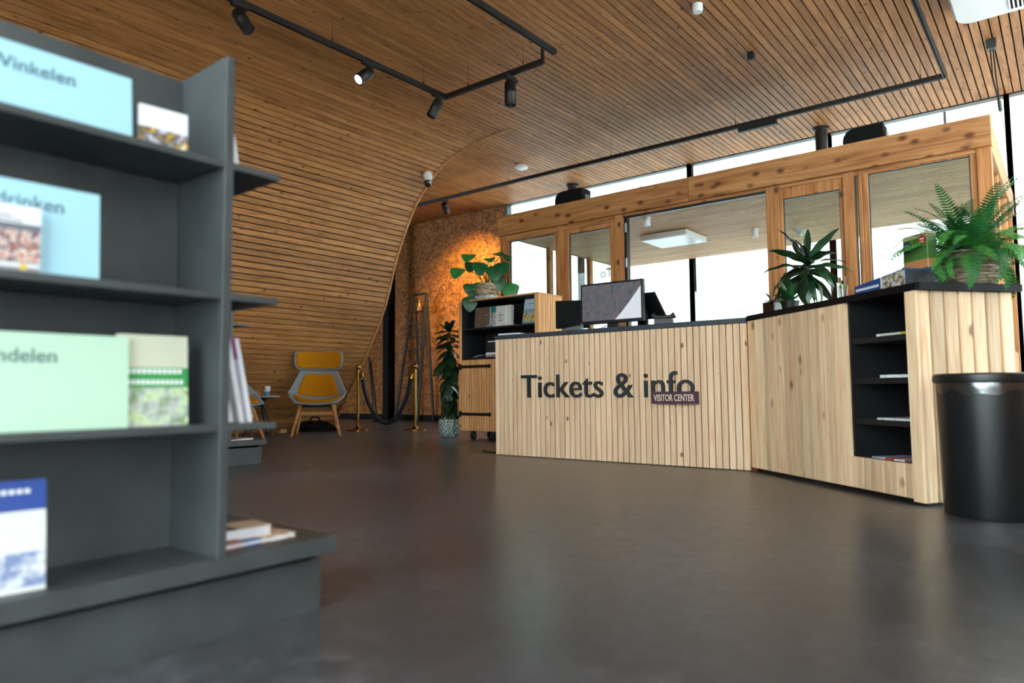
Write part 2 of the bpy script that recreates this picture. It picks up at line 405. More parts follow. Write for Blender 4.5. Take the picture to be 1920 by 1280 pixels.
sash(-1.343, -.507, SILL, 2.42, .045, .012)
for a, b in ((BX0+.097, -3.81), (-3.66, -2.18), (-2.05, -.51)):
    bp(MB().box(a, b, BY+.01, BY+.07, 0, SILL), 'parapet_panel', POST)
for zz in (2.30, 1.92):
    bp(MB().tube([(-3.672, BY+.0, zz-.05), (-3.672, BY+.0, zz+.05)], .009, 10).box(-3.70, -3.672, BY-.004, BY+.01, zz-.045, zz+.045), 'hinge', plain('galvanised', '#9aa0a0', .35, metal=.8), smooth=True)
# side walls of the booth
for xx in (BX0+.02, BX1-.08):
    yps = [BY+.1, 7.62, 8.62, BYE]
    for yy in yps[1:]: bp(MB().bbox(xx, xx+.06, yy-.08, yy, 0, BZ0, .003), 'post', POST)
    for a, b in zip(yps, yps[1:]):
        bp(MB().box(xx+.026, xx+.034, a, b-.08, SILL, BZ0), 'side_pane', GLASSB); bp(MB().box(xx+.01, xx+.05, a, b-.08, 0, SILL), 'parapet_panel', POST)
# booth ceiling: narrow boards across
mx = MB().box(-(BX1-BX0-.2)/2, (BX1-BX0-.2)/2, -.026, .026, 0, .018).mesh('ceiling_board', PINE_X)
y = BY+.15
while y < BYE:
    link('ceiling_board', mx, booth, (0, y-BY, BZ0-.01)); y += .068
# things inside the booth
pl = thing('panel_light', 'square flat white panel light under the booth ceiling', 'ceiling light', (-3.75, 7.93, 2.44))
MB().bbox(-.3, .3, -.3, .3, -.065, 0, .004).build('frame', WHITE, pl); MB().box(-.275, .275, -.275, .275, -.068, -.0655).build('diffuser', plain('diffuser_white', '#f4f6f8', .25), pl)
def mini_spot(x, y, label):
    t_ = thing('ceiling_spot', label, 'spotlight', (x, y, 2.445)); MB().lathe([(.04, 0), (.04, -.012), (.036, -.012), (.036, -.10), (.028, -.10), (.026, -.07), (0, -.07)], 20).build('body', WHITE, t_, True)
    MB().lathe([(.025, -.09), (0, -.088)], 16).build('lens', plain('spot_lens', '#8a8f92', .2), t_)
mini_spot(-3.55, 6.86, 'white cylinder spot just inside the hatch by the hinges'); mini_spot(-2.84, 8.2, 'white cylinder spot at the right of the square panel light')
t_ = thing('tilted_spot', 'white tilted spot seen through the pane above the dracaena', 'spotlight', (-2.40, 8.3, 2.445))
MB().tube([(0,0,0), (0,0,-.05)], .008).build('arm', WHITE, t_, True)
MB().lathe([(0, .06), (.035, .06), (.04, -.06), (.034, -.06), (.03, -.03), (0, -.03)], 20, m=aim((0.03,0,-.075), (.6,-.1,-.5))).build('body', WHITE, t_, True)
# mirrored lettering on the glass
def text_mesh(body, size, ext=.002, off=0.0, mat=None, name='lettering', align='LEFT'):
    cu = bpy.data.curves.new('tmp', 'FONT'); cu.body = body; cu.size = size; cu.extrude = ext; cu.offset = off; cu.align_x = align; cu.resolution_u = 4
    ob = bpy.data.objects.new('tmp', cu); COL.objects.link(ob); dg = bpy.context.evaluated_depsgraph_get()
    me = bpy.data.meshes.new_from_object(ob.evaluated_get(dg)); bpy.data.objects.remove(ob); bpy.data.curves.remove(cu)
    me.name = name; me.materials.clear(); me.materials.append(mat); return me
WTXT = plain('grey_window_letters', '#7d857c', .7)
tx = link('lettering', text_mesh('To', .2, .001, .004, WTXT), WINS[1], (.60, .05, 2.36), (PI/2, 0, 0), (-1, 1, 1)); tx['label'] = 'mirrored grey letters on the pane'

# ------------------------------------------------------------------ main counter
CX0, CX1, CY = -3.993, -1.735, 4.775
ctr = thing('ticket_counter', 'long ticket counter clad in upright pale slats with slate worktop', 'counter', ((CX0+CX1)/2, CY, 0))
W2 = (CX1-CX0)/2; NS = 46; pit = 2*W2/NS
sm = MB().bbox(-pit/2+.0032, pit/2-.0032, 0, .022, 0.004, 1.012, .0025).mesh('slat', SLAT)
for i in range(NS): link('slat', sm, ctr, (-W2+pit*(i+.5), -.0, 0))
MB().box(-W2, W2, .022, .04, .0, 1.012).build('backing_panel', GROOVE, ctr)
MB().bbox(-W2-.002, -.365-W2*.0, -.004, .66, 1.012, 1.05, .003).build('worktop', SLATE, ctr)
MB().bbox(-.363, W2-.002, -.004, .66, 1.012, 1.05, .003).build('worktop', SLATE, ctr)
for sx in (-1, 1): MB().box(sx*W2-(.02 if sx > 0 else -.0), sx*W2+(0 if sx > 0 else .02), .041, .62, 0, 1.011).build('side_panel', CABW, ctr)
MB().box(-W2+.02, W2-.02, .3, .32, 0, 1.0).build('inner_panel', INNER, ctr)
# raised lettering
LET = plain('anthracite_letters', '#262a2d', .55)
sign = thing('counter_lettering', 'large dark raised letters reading Tickets & info on the counter front', 'lettering', (-3.695, CY-.012, .503))
TXT = 'Tickets & info'; SZ = .275
def tw(s_):
    me = text_mesh(s_, SZ, 0, 0, LET); m_ = max(v.co.x for v in me.vertices); bpy.data.meshes.remove(me); return m_
bar = tw('|'); full = tw(TXT); kx = 1.575/full
for i, ch in enumerate(TXT):
    if ch == ' ': continue
    ox = (tw(TXT[:i]+'|')-bar) if i else 0
    link('letter', text_mesh(ch, SZ, .009, .0004, LET, 'letter'), sign, (ox*kx, 0, 0), (PI/2, 0, 0), (kx, 1, 1))
pq = thing('visitor_plaque', 'small dark purple plaque reading VISITOR CENTER overlapping the letters', 'sign', (-2.262, CY-.041, .456))
MB().bbox(-.178, .178, -.016, .018, 0, .088, .002).build('board', plain('aubergine_paint', '#4f2c3c', .5), pq)
me = text_mesh('VISITOR CENTER', .068, .0015, .0006, plain('cream_print', '#efe0c8', .6), 'lettering', 'CENTER')
w_ = max(v.co.x for v in me.vertices)*2
link('lettering', me, pq, (0, -.0175, .02), (PI/2, 0, 0), (.315/w_, 1, 1))

# ------------------------------------------------------------------ angled wing of the counter
JX, JY = -1.735, 4.80
WA = math.radians(-39.9); WL = 1.521; WD = .56
wing = thing('brochure_counter', 'angled pine counter wing with open brochure niche and black top', 'counter', (JX, JY, 0), WA)
# local: x along the front, -y to the viewer, y into the body
HB = 1.025; NX0, NX1 = 1.012, 1.452; NZ = .19
n = 22; p_ = NX0/n; bm_ = MB().bbox(-p_/2+.0005, p_/2-.0005, 0, .02, .025, HB, .0008).mesh('plank', SLATW)
for i in range(n): link('plank', bm_, wing, (p_*(i+.5), 0, 0))
n = 9; p2 = (NX1-NX0)/n; bm_ = MB().bbox(-p2/2+.002, p2/2-.002, 0, .02, .025, NZ, .002).mesh('plank', SLATW)
for i in range(n): link('plank', bm_, wing, (NX0+p2*(i+.5), 0, 0))
MB().bbox(NX1, WL, -.001, .03, .012, HB, .002).build('corner_stile', SLATW, wing)
MB().box(.0, NX0, .02, .035, .03, HB-.002).box(NX0, NX1, .02, .035, .03, NZ-.001).build('backing_panel', GROOVE, wing)
MB().box(0.02, WL-.02, .03, WD-.02, 0, .025).build('plinth', BLACK, wing)
MB().box(NX0, NX0+.012, .021, .42, NZ, HB).box(NX1-.012, NX1, .031, .42, NZ, HB).box(NX0, NX1, .42, .43, NZ-.01, HB).box(NX0+.012, NX1-.012, .036, .42, NZ-.012, NZ).build('niche_lining', INNER, wing)
SHZ = (.825, .609, .393)
for z in SHZ: MB().bbox(NX0+.012, NX1-.012, .03, .42, z-.03, z, .002).build('shelf', INNER, wing)
n = 7; p3 = (WD)/n; bm_ = MB().bbox(-p3/2+.005, p3/2-.005, 0, .024, .012, HB, .004).mesh('slat', SLATW)
for i in range(n): link('slat', bm_, wing, (WL, p3*(i+.5)+.004, 0), (0, 0, PI/2))
MB().box(WL-.06, WL-.025, .031, WD, .012, HB-.002).build('end_backing', GROOVE, wing)
MB().box(-.0, WL-.03, WD-.02, WD, .02, HB-.002).build('rear_panel', CABW, wing)
dd = math.tan(math.radians(39.9/2))
MB().prism([(0, -.008), (WL+.012, -.008), (WL+.03, .0), (WL+.03, WD+.03), (.0+dd*.5, WD+.03)], HB+.0005, HB+.036).build('worktop', TOPB, wing)
wl = wing.matrix_basis.copy()
wl = Matrix.Translation((JX, JY, 0)) @ Matrix.Rotation(WA, 4, 'Z')
def leaflet(x, y, z, w, d, mat, label, rz=0, th=.004, cat='leaflet', group=None):
    p = wl @ Vector((x, y, z)); o = MB().box(-w/2, w/2, -d/2, d/2, 0, th).build('leaflet', mat); o.location = p; o.rotation_euler = (0, 0, WA+rz)
    return tag(o, label, cat, group)
cv1 = cover('pale_leaflet', [(0, '#dfe5ea'), (.5, '#b9c8c9')], 'X', (.1, .9, ['#c8d2d6', '#eef1f3', '#a9bcbf'], 30))
leaflet(1.30, .15, SHZ[0], .20, .22, cover('yellow_green_leaflet', [(0, '#e4e8e2'), (.75, '#c9b64c')], 'X', (.1, .7, ['#dfe6e0', '#a9c0a6'], 25)), 'leaflet with yellow edge on the top shelf of the counter niche', .1, .012)
leaflet(1.33, .14, SHZ[1], .22, .21, cv1, 'pale leaflet on the second shelf of the counter niche', .2, .015)
leaflet(1.30, .15, SHZ[2], .24, .22, cv1, 'pale leaflet on the third shelf of the counter niche', .05, .01)
leaflet(1.28, .155, NZ, .32, .22, cover('photo_leaflet', [(0, '#e9ecf2'), (.3, '#c24a4a'), (.5, '#e9ecf2'), (.72, '#6a5548'), (.9, '#e9ecf2')], 'X', (.0, .25, ['#e9ecf2', '#3b5fa8'], 18)), 'white leaflet with red and brown photos on the niche floor', .0, .008)

# ------------------------------------------------------------------ display shelf units
SHELF_Z = (1.10, .791, .49)
def gondola(loc, label, y_len=2.0):
    """origin: floor corner of the plinth, display face to +x, far end at y=0"""
    g = thing('display_shelf', label, 'shelf unit', loc, 0, 'grey display shelf units')
    yn = -y_len
    MB().box(-.50, 0, yn, 0, 0, .131).build('plinth', GREYB, g)
    MB().bbox(-.54, .043, yn, .021, .149, .19, .002).build('base_slab', GREYB, g)
    MB().box(-.47, -.012, yn, -.02, .131, .149).build('shadow_gap', MATT, g)
    yp = -.285                                   # side panel
    MB().bbox(-.40, .043, yp-.022, yp, .19, 1.352, .0015).build('side_panel', GREYB, g)
    MB().bbox(-.19, -.174, yn, yp-.022, .19, 1.352, .0015).build('back_panel', GREYB, g)
    for z in SHELF_Z:
        MB().bbox(-.174, .040, yn, yp-.022, z-.016, z, .0012).build('shelf', GREYB, g)
        MB().bbox(-.40, .043, yp, yp+.123, z-.016, z, .0012).build('end_shelf', GREYB, g)
    return g
GX, GY = -1.556, 1.144
gondola((GX, GY, 0), 'grey display shelf unit with blue and green topic signs, close to the camera')
gondola((-5.108, 3.182, 0), 'second grey display shelf unit standing farther back, mostly hidden', 1.6)

def upright(name, label, cat, p0, p1, h, th, mat, lean=.12, parts=None, group=None):
    """a panel or book standing from floor point p0 to p1 (left to right as seen), leaning back"""
    a = Vector(p0); b = Vector(p1); d = b-a; w = d.length; ang = math.atan2(d.y, d.x)
    o = thing(name, label, cat, ((a+b)/2), 0, group); o.rotation_euler = (-lean, 0, ang)
    o.rotation_mode = 'XYZ'
    return o, w
def sign_board(label, p0, p1, h, col, text, size, tx_right, tz, lean):
    o, w = upright('topic_sign', label, 'sign', p0, p1, h, .006, None, lean, group='topic signs on the shelf')
    MB().box(-w/2, w/2, 0, .006, 0, h).build('panel', plain('sign_'+text, col, .35), o)
    link('lettering', text_mesh(text, size, .0006, 0, plain('sign_ink_'+text, '#567078', .6), 'lettering', 'RIGHT'), o, (w/2-tx_right, -.0012, tz), (PI/2, 0, 0))
    return o
sign_board('pale blue sign reading Winkelen on the top shelf', (-1.545, .15, 1.10), (-1.535, .64, 1.10), .136, '#a9daee', 'Winkelen', .038, .107, .080, .1)
sign_board('pale blue sign reading drinken on the second shelf', (-1.545, .10, .791), (-1.535, .584, .791), .178, '#a9daee', 'drinken', .0375, .064, .126, .06)
sign_board('pale green sign ending in delen on the third shelf', (-1.572, .12, .49), (-1.562, .66, .49), .192, '#c2e4cd', 'Wandelen', .039, .133, .134, .06)
INK = plain('dark_print', '#3a3f48', .6); WPR = plain('white_print', '#f2f5f5', .6)
def print_bars(rows, mat, parent, y=-.0008):
    """flat unreadable print: rows of small blocks (x0, x1, z, height, count)"""
    mb = MB()
    for x0, x1, z, h, n in rows:
        st = (x1-x0)/n
        for k in range(n): mb.box(x0+k*st, x0+k*st+st*.72, y-.0004, y, z, z+h)
    return mb.build('title_print', mat, parent)
def book(label, p0, p1, h, th, front, lean=.12, group=None, bars=None, name='book', cat='book'):
    o, w = upright(name, label, cat, p0, p1, h, th, None, lean, group=group)
    MB().box(-w/2, w/2, 0, .0015, 0, h).box(-w/2, w/2, th-.0015, th, 0, h).box(-w/2, -w/2+.0015, .0015, th-.0015, 0, h).build('cover', front, o)
    MB().box(-w/2+.0015, w/2-.003, .0015, th-.0015, .002, h-.002).build('pages', PAPER, o)
    for b, m_ in (bars or []): print_bars([(x0*w, x1*w, z*h, hh*h, n) for x0, x1, z, hh, n in b], m_, o)
    return o
GRP = 'books and leaflets on the near display shelf'
book('small white booklet with a dark photo beside the Winkelen sign', (-1.54, .656, 1.10), (-1.53, .757, 1.10), .088, .008, cover('cover_a', [(0, '#e8ebf2')], 'Z', (.05, .45, ['#f0f2f6', '#b9bccb', '#3a2c30', '#d9b34a', '#eef0f5'], 40)), .06, GRP)
book('leaflet with a crowd photo and yellow dot in front of the drinken sign', (-1.528, .36, .791), (-1.522, .475, .791), .125, .006, cover('cover_b', [(0, '#8e9096'), (.06, '#e4e6ea'), (.12, '#6a6f7a'), (.72, '#e9ecf0')], 'Z', (.14, .62, ['#241c33', '#c25a4c', '#e8d8c8', '#4a3a66', '#b86a3a', '#e9e4e4'], 55)), .05, GRP,
     [([(-.45, .1, .82, .025, 9), (-.45, .25, .75, .025, 12)], INK), ([(.22, .34, .02, .09, 1)], plain('yellow_dot', '#e6bf3c', .5))])
book('green walking guide book with white title lines beside the green sign', (-1.575, .643, .49), (-1.565, .79, .49), .20, .012, cover('cover_c', [(0, '#b9cf9a'), (.42, '#3f9a55'), (.64, '#cfd3bd')], 'Z', (.0, .42, ['#3c6b35', '#cfe6b0', '#b9bfc0', '#7f9f60', '#e6efd9'], 22)), .07, GRP,
     [([(-.38, .42, .575, .05, 11), (-.38, .44, .455, .05, 12)], WPR)])
book('blue and white city guide standing on the bottom slab', (-1.572, .36, .19), (-1.562, .517, .19), .208, .004, cover('cover_d', [(0, '#e6e8e6'), (.72, '#2b4d9d')], 'Z', (.04, .35, ['#dfe3e6', '#dfe3e6', '#6f86b8', '#e6e8e6'], 18)), .10, GRP,
     [([(-.45, .35, .88, .04, 10), (-.45, -.2, .82, .035, 3)], WPR), ([(-.45, -.0, .75, .03, 6)], plain('pink_print', '#d66a86', .6))])
# books on the end shelves, facing away
PUR = cover('cover_e', [(0, '#e6e2f0'), (.75, '#b06aa8')], 'Z'); PUR2 = plain('purple_cover', '#8a2a5e', .4)
for k, (dy, m_, lab) in enumerate(((.0, PUR2, 'plum booklet closest to the panel on the third end shelf'), (.028, PAPER, 'white booklet in the middle of the third end shelf'), (.05, PUR, 'lilac booklet outermost on the third end shelf'))):
    o = thing('end_booklet', lab, 'booklet', (-1.66, .885+dy, .49), 0, 'booklets on the end shelf'); o.rotation_euler = (.22, 0, 0)
    o.rotation_euler = (.20, 0, PI*0)
    MB().box(-.06, .11, -.006, .006, 0, .205).build('cover', m_, o); MB().box(-.058, .1115, -.0045, .0045, .003, .203).build('pages', PAPER, o)
o = thing('end_booklet', 'lilac booklet on the top end shelf', 'booklet', (-1.66, .895, 1.10), 0, 'booklets on the end shelf'); o.rotation_euler = (.16, 0, 0)
MB().box(-.06, .10, -.006, .006, 0, .085).build('cover', PUR, o); MB().box(-.058, .1015, -.0045, .0045, .003, .083).build('pages', PAPER, o)
def flat_book(label, x, y, z, w, d, th, mat, rz, group=None, cat='book'):
    o = thing('flat_book', label, cat, (x, y, z), rz, group)
    MB().box(-w/2, w/2, -d/2, d/2, 0, .002).box(-w/2, w/2, -d/2, d/2, th-.002, th).box(-w/2, -w/2+.002, -d/2, d/2, .002, th-.002).build('cover', mat, o)
    MB().box(-w/2+.002, w/2-.003, -d/2+.003, d/2-.003, .002, th-.002).build('pages', PAPER, o); return o
flat_book('blue and orange magazine lying on the slab end', -1.655, .99, .19, .14, .20, .012, cover('cover_f', [(0, '#a3543a'), (.25, '#2f5fae'), (.5, '#e8e6e2')], 'Y', (.5, 1, ['#e9e6e0', '#c98a4a', '#f0efec', '#9a5a40'], 30)), .05, 'books lying on the slab')
flat_book('white block book lying on the magazine', -1.665, .965, .202, .10, .15, .026, cover('cover_g', [(0, '#5a3f38'), (.4, '#d9c9b4')], 'Y'), -.1, 'books lying on the slab')
flat_book('orange brown magazine on the slab of the farther shelf unit', -5.22, 3.02, .19, .16, .22, .012, cover('cover_h', [(0, '#8a4a32'), (.5, '#c9b9a8')], 'Y'), .1)

# ------------------------------------------------------------------ waste bin
bn = thing('waste_bin', 'round matt black waste bin with clear liner at the counter end', 'bin', (-.296, 3.735, 0))
BINM = plain('satin_black_bin', '#17191b', .38, spec=.6)
MB().lathe([(.181, 0), (.185, .01), (.193, .575), (.188, .575), (.18, .02), (0, .02)], 48).build('body', BINM, bn, True)
MB().lathe([(.193, .575), (.203, .578), (.206, .592), (.203, .612), (.196, .618), (.188, .612), (.186, .58)], 48).build('rim', BINM, bn, True)
t = NT('clear_liner'); t.t.nodes.remove(t.b); a_ = t.n('ShaderNodeBsdfTransparent'); b_ = t.n('ShaderNodeBsdfGlossy', Roughness=.25); m_ = t.n('ShaderNodeMixShader', Fac=.22)
t.l(a_.outputs[0], m_.inputs[1]); t.l(b_.outputs[0], m_.inputs[2]); t.l(m_.outputs[0], t.out.inputs['Surface']); LINER = t.mat
mb = MB(); n = 96
for j, (z, rr_) in enumerate(((.585, .196), (.565, .199), (.548, .197), (.532, .1955))):
    for k in range(n):
        a = 2*PI*k/n; q = rr_+.003*math.sin(9*a+j*2)*math.sin(23*a+j); mb.v.append((q*math.cos(a), q*math.sin(a), z+(.007*math.sin(5*a)+.006*math.sin(11*a) if j == 3 else 0)))
for j in range(3):
    for k in range(n): mb.f.append((j*n+k, j*n+(k+1) % n, (j+1)*n+(k+1) % n, (j+1)*n+k))
mb.build('bin_liner', LINER, bn, True)
MB().bbox(.15, .26, .02, .12, 0, .615, .012).build('hinge_housing', BINM, bn)

# ------------------------------------------------------------------ things on the main counter
WT = 1.05
mn = thing('monitor', 'wide black framed monitor turned to the visitors on the counter', 'monitor', (-2.97, 5.06, WT)); mn.rotation_euler = (0, 0, math.radians(2))
Wm, Hm = .292, .172; zc = .238
MB().bbox(-Wm, Wm, 0, .045, zc-Hm, zc+Hm, .004).build('casing', plain('monitor_black', '#1c1f24', .4), mn)
t = NT('monitor_painted_reflection'); tc = t.n('ShaderNodeTexCoord'); ns = t.n('ShaderNodeTexNoise', Scale=20.0, Detail=7.0, Roughness=.75); t.l(tc.outputs['Object'], ns.inputs['Vector'])  # reflection of the room painted into the screen's emission colour
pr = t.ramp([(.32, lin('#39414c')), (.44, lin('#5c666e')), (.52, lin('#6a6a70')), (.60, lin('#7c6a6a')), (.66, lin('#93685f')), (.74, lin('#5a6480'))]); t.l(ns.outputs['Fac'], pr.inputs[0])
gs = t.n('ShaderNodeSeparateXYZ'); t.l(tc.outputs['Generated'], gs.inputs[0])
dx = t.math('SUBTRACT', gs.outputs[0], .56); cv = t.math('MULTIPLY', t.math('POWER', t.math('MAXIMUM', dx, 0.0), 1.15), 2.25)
msk = t.math('MULTIPLY', t.math('LESS_THAN', gs.outputs[2], cv), t.math('GREATER_THAN', dx, 0.0))  # white wedge: painted reflection of a bright window
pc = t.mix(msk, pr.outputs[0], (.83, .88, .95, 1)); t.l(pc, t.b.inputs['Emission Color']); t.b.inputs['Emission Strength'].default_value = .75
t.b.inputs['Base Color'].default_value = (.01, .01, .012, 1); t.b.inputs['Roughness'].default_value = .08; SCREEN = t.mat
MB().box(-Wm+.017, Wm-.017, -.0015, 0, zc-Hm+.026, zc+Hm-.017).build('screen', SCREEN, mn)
MB().bbox(-.05, .05, .02, .06, 0.012, zc-Hm+.03, .004).build('stand_neck', BLACK, mn); MB().bbox(-.12, .12, -.06, .16, 0, .012, .003).build('stand_foot', BLACK, mn)
MB().tube([(-.05, .03, .05), (-.09, .0, .03), (-.13, -.02, .006)], .003, 6).tube([(.06, .05, .05), (.09, .03, .02), (.13, .01, .006)], .003, 6).build('cable', BLACK, mn, True)
ps = thing('till_screen', 'black till screen tilted back behind the monitor', 'till screen', (-2.80, 5.27, WT))
MB().bbox(-.18, .18, -.014, .014, -.14, .14, .005, m=T(0, 0, .205) @ Matrix.Rotation(math.radians(48), 4, 'X')).build('display', MATT, ps)
MB().bbox(-.04, .04, .0, .05, .012, .2, .004).build('stand_neck', MATT, ps); MB().bbox(-.1, .1, -.07, .09, 0, .012, .003).build('stand_foot', MATT, ps)
ps = thing('second_screen', 'black back of a smaller screen left of the monitor', 'monitor', (-3.46, 5.22, WT), math.radians(25))
MB().bbox(-.15, .15, -.015, .015, .06, .31, .004).build('casing', MATT, ps); MB().bbox(-.03, .03, -.02, .02, .012, .1, .003).build('stand_neck', MATT, ps); MB().bbox(-.1, .1, -.08, .08, 0, .012, .003).build('stand_foot', MATT, ps)
def phone(label, loc, rz):
    o = thing('desk_phone', label, 'phone', loc, rz)
    MB().prism([(-.08, 0), (.08, 0), (.08, .05), (-.08, .02)], -.07, .07, m=Matrix.Rotation(PI/2, 4, 'X')).build('base', BLACK, o)
    MB().tube([(.06, -.08, .07), (.07, -.05, .055), (.07, .05, .055), (.06, .08, .07)], [.024, .016, .016, .024], 10).build('handset', BLACK, o, True)
phone('small black desk phone beside the left screen', (-3.27, 4.93, WT), .4); phone('small black desk phone under the tilted till screen', (-2.42, 4.92, WT), -1.2)
o = MB().bbox(-.105, .105, -.15, .15, 0, .014, .001).build('paper_stack', PAPER); o.location = (-3.86, 4.93, WT); o.rotation_euler = (0, 0, .1); tag(o, 'flat white paper stack on the left end of the slate worktop', 'papers')
o = MB().bbox(-.30, .0, .05, .25, 0, .012, .002).build('desk_tray', plain('light_grey_tray', '#b9bfc4', .5)); o.location = (-1.85, 4.85, WT); tag(o, 'thin light grey mat at the right end of the slate worktop', 'mat')

# ------------------------------------------------------------------ things on the wing top
WZ = HB+.036
def wpt(x, y, z=WZ): return wl @ Vector((x, y, z))
bx = thing('display_carton', 'blue wedge shaped display carton with white lettering on the black top', 'carton', wpt(1.08, .015), WA)
MB().prism([(0, 0), (.37, 0), (.37, .085), (.0, .043)], -.17, 0, m=Matrix.Rotation(PI/2, 4, 'X')).build('carton', plain('royal_blue_card', '#1d4480', .45), bx)
mb = MB()
for k in range(14): mb.box(.012+k*.0125, .012+k*.0125+.0088, -.0012, -.0002, .014+k*.0004, .027+k*.0004)
mb.build('title_print', WPR, bx); MB().box(.20, .206, -.0012, -.0002, .006, .066).build('white_stripe', WPR, bx)
MB().prism([(.209, .004), (.366, .004), (.366, .08), (.209, .060)], 0.0002, .0012, m=Matrix.Rotation(PI/2, 4, 'X')).build('photo_print', cover('cover_i', [(0, '#2c3b30')], 'X', (0, 1, ['#20302a', '#51604e', '#a38a72', '#dfe3dd', '#2a332f'], 40)), bx)
MB().box(.3702, .3712, .004, .166, .003, .078).build('end_print', plain('dark_photo_print', '#23282a', .5, noise=.5, nscale=30), bx)
gb = thing('game_box', 'upright colourful game box with red round badge behind the blue carton', 'box', wpt(1.315, .215), WA)
MB().bbox(-.08, .085, -.02, .035, 0, .285, .002).build('carton', cover('cover_j', [(0, '#3f3a36'), (.3, '#1c3566'), (.36, '#c98a5a'), (.52, '#4d7a3a'), (.92, '#a9a67a')], 'Z', (.0, .29, ['#2a2f2c', '#5a6650', '#d9d2c6', '#3a3030'], 30)), gb)
MB().lathe([(.026, .0), (.026, .0012), (0, .0012)], 28, m=T(.054, -.021, .245) @ Matrix.Rotation(PI/2, 4, 'X')).build('round_badge', plain('badge_red', '#c4202c', .5), gb)
MB().box(.04, .068, -.0232, -.0224, .25, .257).box(.044, .064, -.0232, -.0224, .236, .242).build('badge_print', WPR, gb)
MB().box(-.072, -.028, -.0212, -.0204, .195, .255).build('label_print', plain('navy_label', '#1d2c52', .5), gb); MB().box(-.064, -.036, -.0222, -.0214, .215, .24).build('label_frame', plain('pale_blue_print', '#9fb0cf', .5), gb)
gl = thing('straw_glass', 'little glass with straws and green garnish beside the blue box', 'glass', wpt(.965, .03))
MB().lathe([(.022, 0), (.026, .07), (.0245, .07), (.021, .004), (0, .004)], 20).build('tumbler', glass('tumbler_glass'), gl, True)
STR = [plain('straw_pink', '#c98a86', .6), plain('straw_tan', '#c2a070', .6)]
for k in range(6):
    a = k*1.1; MB().tube([(.008*math.cos(a), .008*math.sin(a), .006), (.022*math.cos(a), .022*math.sin(a), .12)], .0022, 6).build('straw', STR[k % 2], gl, True)
MB().lathe([(0, .05), (.015, .055), (.017, .068), (.008, .08), (0, .082)], 10).build('garnish', plain('fresh_green', '#4f9a3c', .6), gl, True)

# ------------------------------------------------------------------ plants
def leaf_mesh(name, L, W, prof, mat, droop=.3, fold=.15, n=8, wave=0, curl=0):
    """leaf along +Y from the origin; prof(t) -> half width factor; droop bends the tip down"""
    mb = MB(); y = z = 0.0; a = 0.0
    for i in range(n+1):
        t_ = i/n; w = W*prof(t_); wz = wave*math.sin(t_*17)
        for sx in (-1, -.5, 0, .5, 1): mb.v.append((sx*w, y, z+abs(sx)*w*fold+(wz if abs(sx) == 1 else 0)))
        a = -droop*((i+1)/n)**1.3; y += L/n*math.cos(a); z += L/n*math.sin(a)
    for i in range(n):
        for k in range(4): b = i*5+k; mb.f.append((b, b+1, b+6, b+5))
    return mb.mesh(name, mat, True)
blade = lambda t_: max(.02, math.sin(PI*min(1, t_*.93+.06))**.8*(1-.25*t_))
heart = lambda t_: max(.02, ((t_+.04)/.26)**.5 if t_ < .22 else math.sqrt(max(0, 1-((t_-.22)/.78)**2))*(1-.35*(t_-.22)))
oval = lambda t_: max(.03, math.sin(PI*(.04+.93*t_))**.7*(.75+.25*t_))
def rot_leaf(az, el, tw=0): return Euler((el, tw, az), 'XYZ')
def put_leaf(me, parent, loc, az, el, sc=1, tw=0, name='leaf'):
    # az: heading of +Y, el: elevation
    q = Matrix.Rotation(az, 3, 'Z') @ Matrix.Rotation(el, 3, 'X') @ Matrix.Rotation(tw, 3, 'Y')
    o = link(name, me, parent, loc); o.rotation_euler = q.to_euler(); o.scale = (sc,)*3; return o

# dracaena behind the wing
LD = [leaf_mesh('leaf', .36, .040, blade, LEAFD, dr, .25, 10, .007) for dr in (.3, .9, 1.4)]
dp = Vector((-1.555, 5.62, 0)); dr_ = thing('dracaena', 'dark dracaena with long pointed leaves rising behind the angled counter', 'potted plant', (dp.x, dp.y, .62))
dz = .62
st = thing('plant_stool', 'plain black stool carrying the dracaena behind the counter', 'stool', (dp.x, dp.y, 0)); 
MB().lathe([(.16, .44), (.16, .47), (0, .47)], 24).build('seat', BLACK, st)
for k in range(4): MB().tube([(.11*math.cos(k*PI/2+.7), .11*math.sin(k*PI/2+.7), .445), (.15*math.cos(k*PI/2+.7), .15*math.sin(k*PI/2+.7), 0)], .014).build('leg', BLACK, st, True)
dr_.location.z = .47
MB().lathe([(.10, 0), (.125, .24), (.13, .25), (.118, .25), (.112, .21), (0, .21)], 28).build('pot', BLACK, dr_, True)
MB().tube([(0, 0, .2), (.01, .0, .5), (.0, .01, .8), (0, 0, 1.04)], [.014, .012, .011, .01], 8).build('trunk', plain('brown_bark', '#4a3a26', .8, noise=.3), dr_, True)
for k in range(34):
    az = k*2.39996; el = 1.35-1.85*(k/33)**.55+random.uniform(-.15, .15)
    put_leaf(LD[0 if el > .8 else (1 if el > .1 else 2)], dr_, (0, 0, 1.08-.16*k/33), az, el, random.uniform(.75, 1.08), random.uniform(-.95, .95))
for k in range(12):
    az = k*2.39996+.4; put_leaf(LD[1], dr_, (0, 0, .50+.12*(k % 4)/4), az, random.uniform(.2, 1.1), random.uniform(.5, .8), random.uniform(-.3, .3))
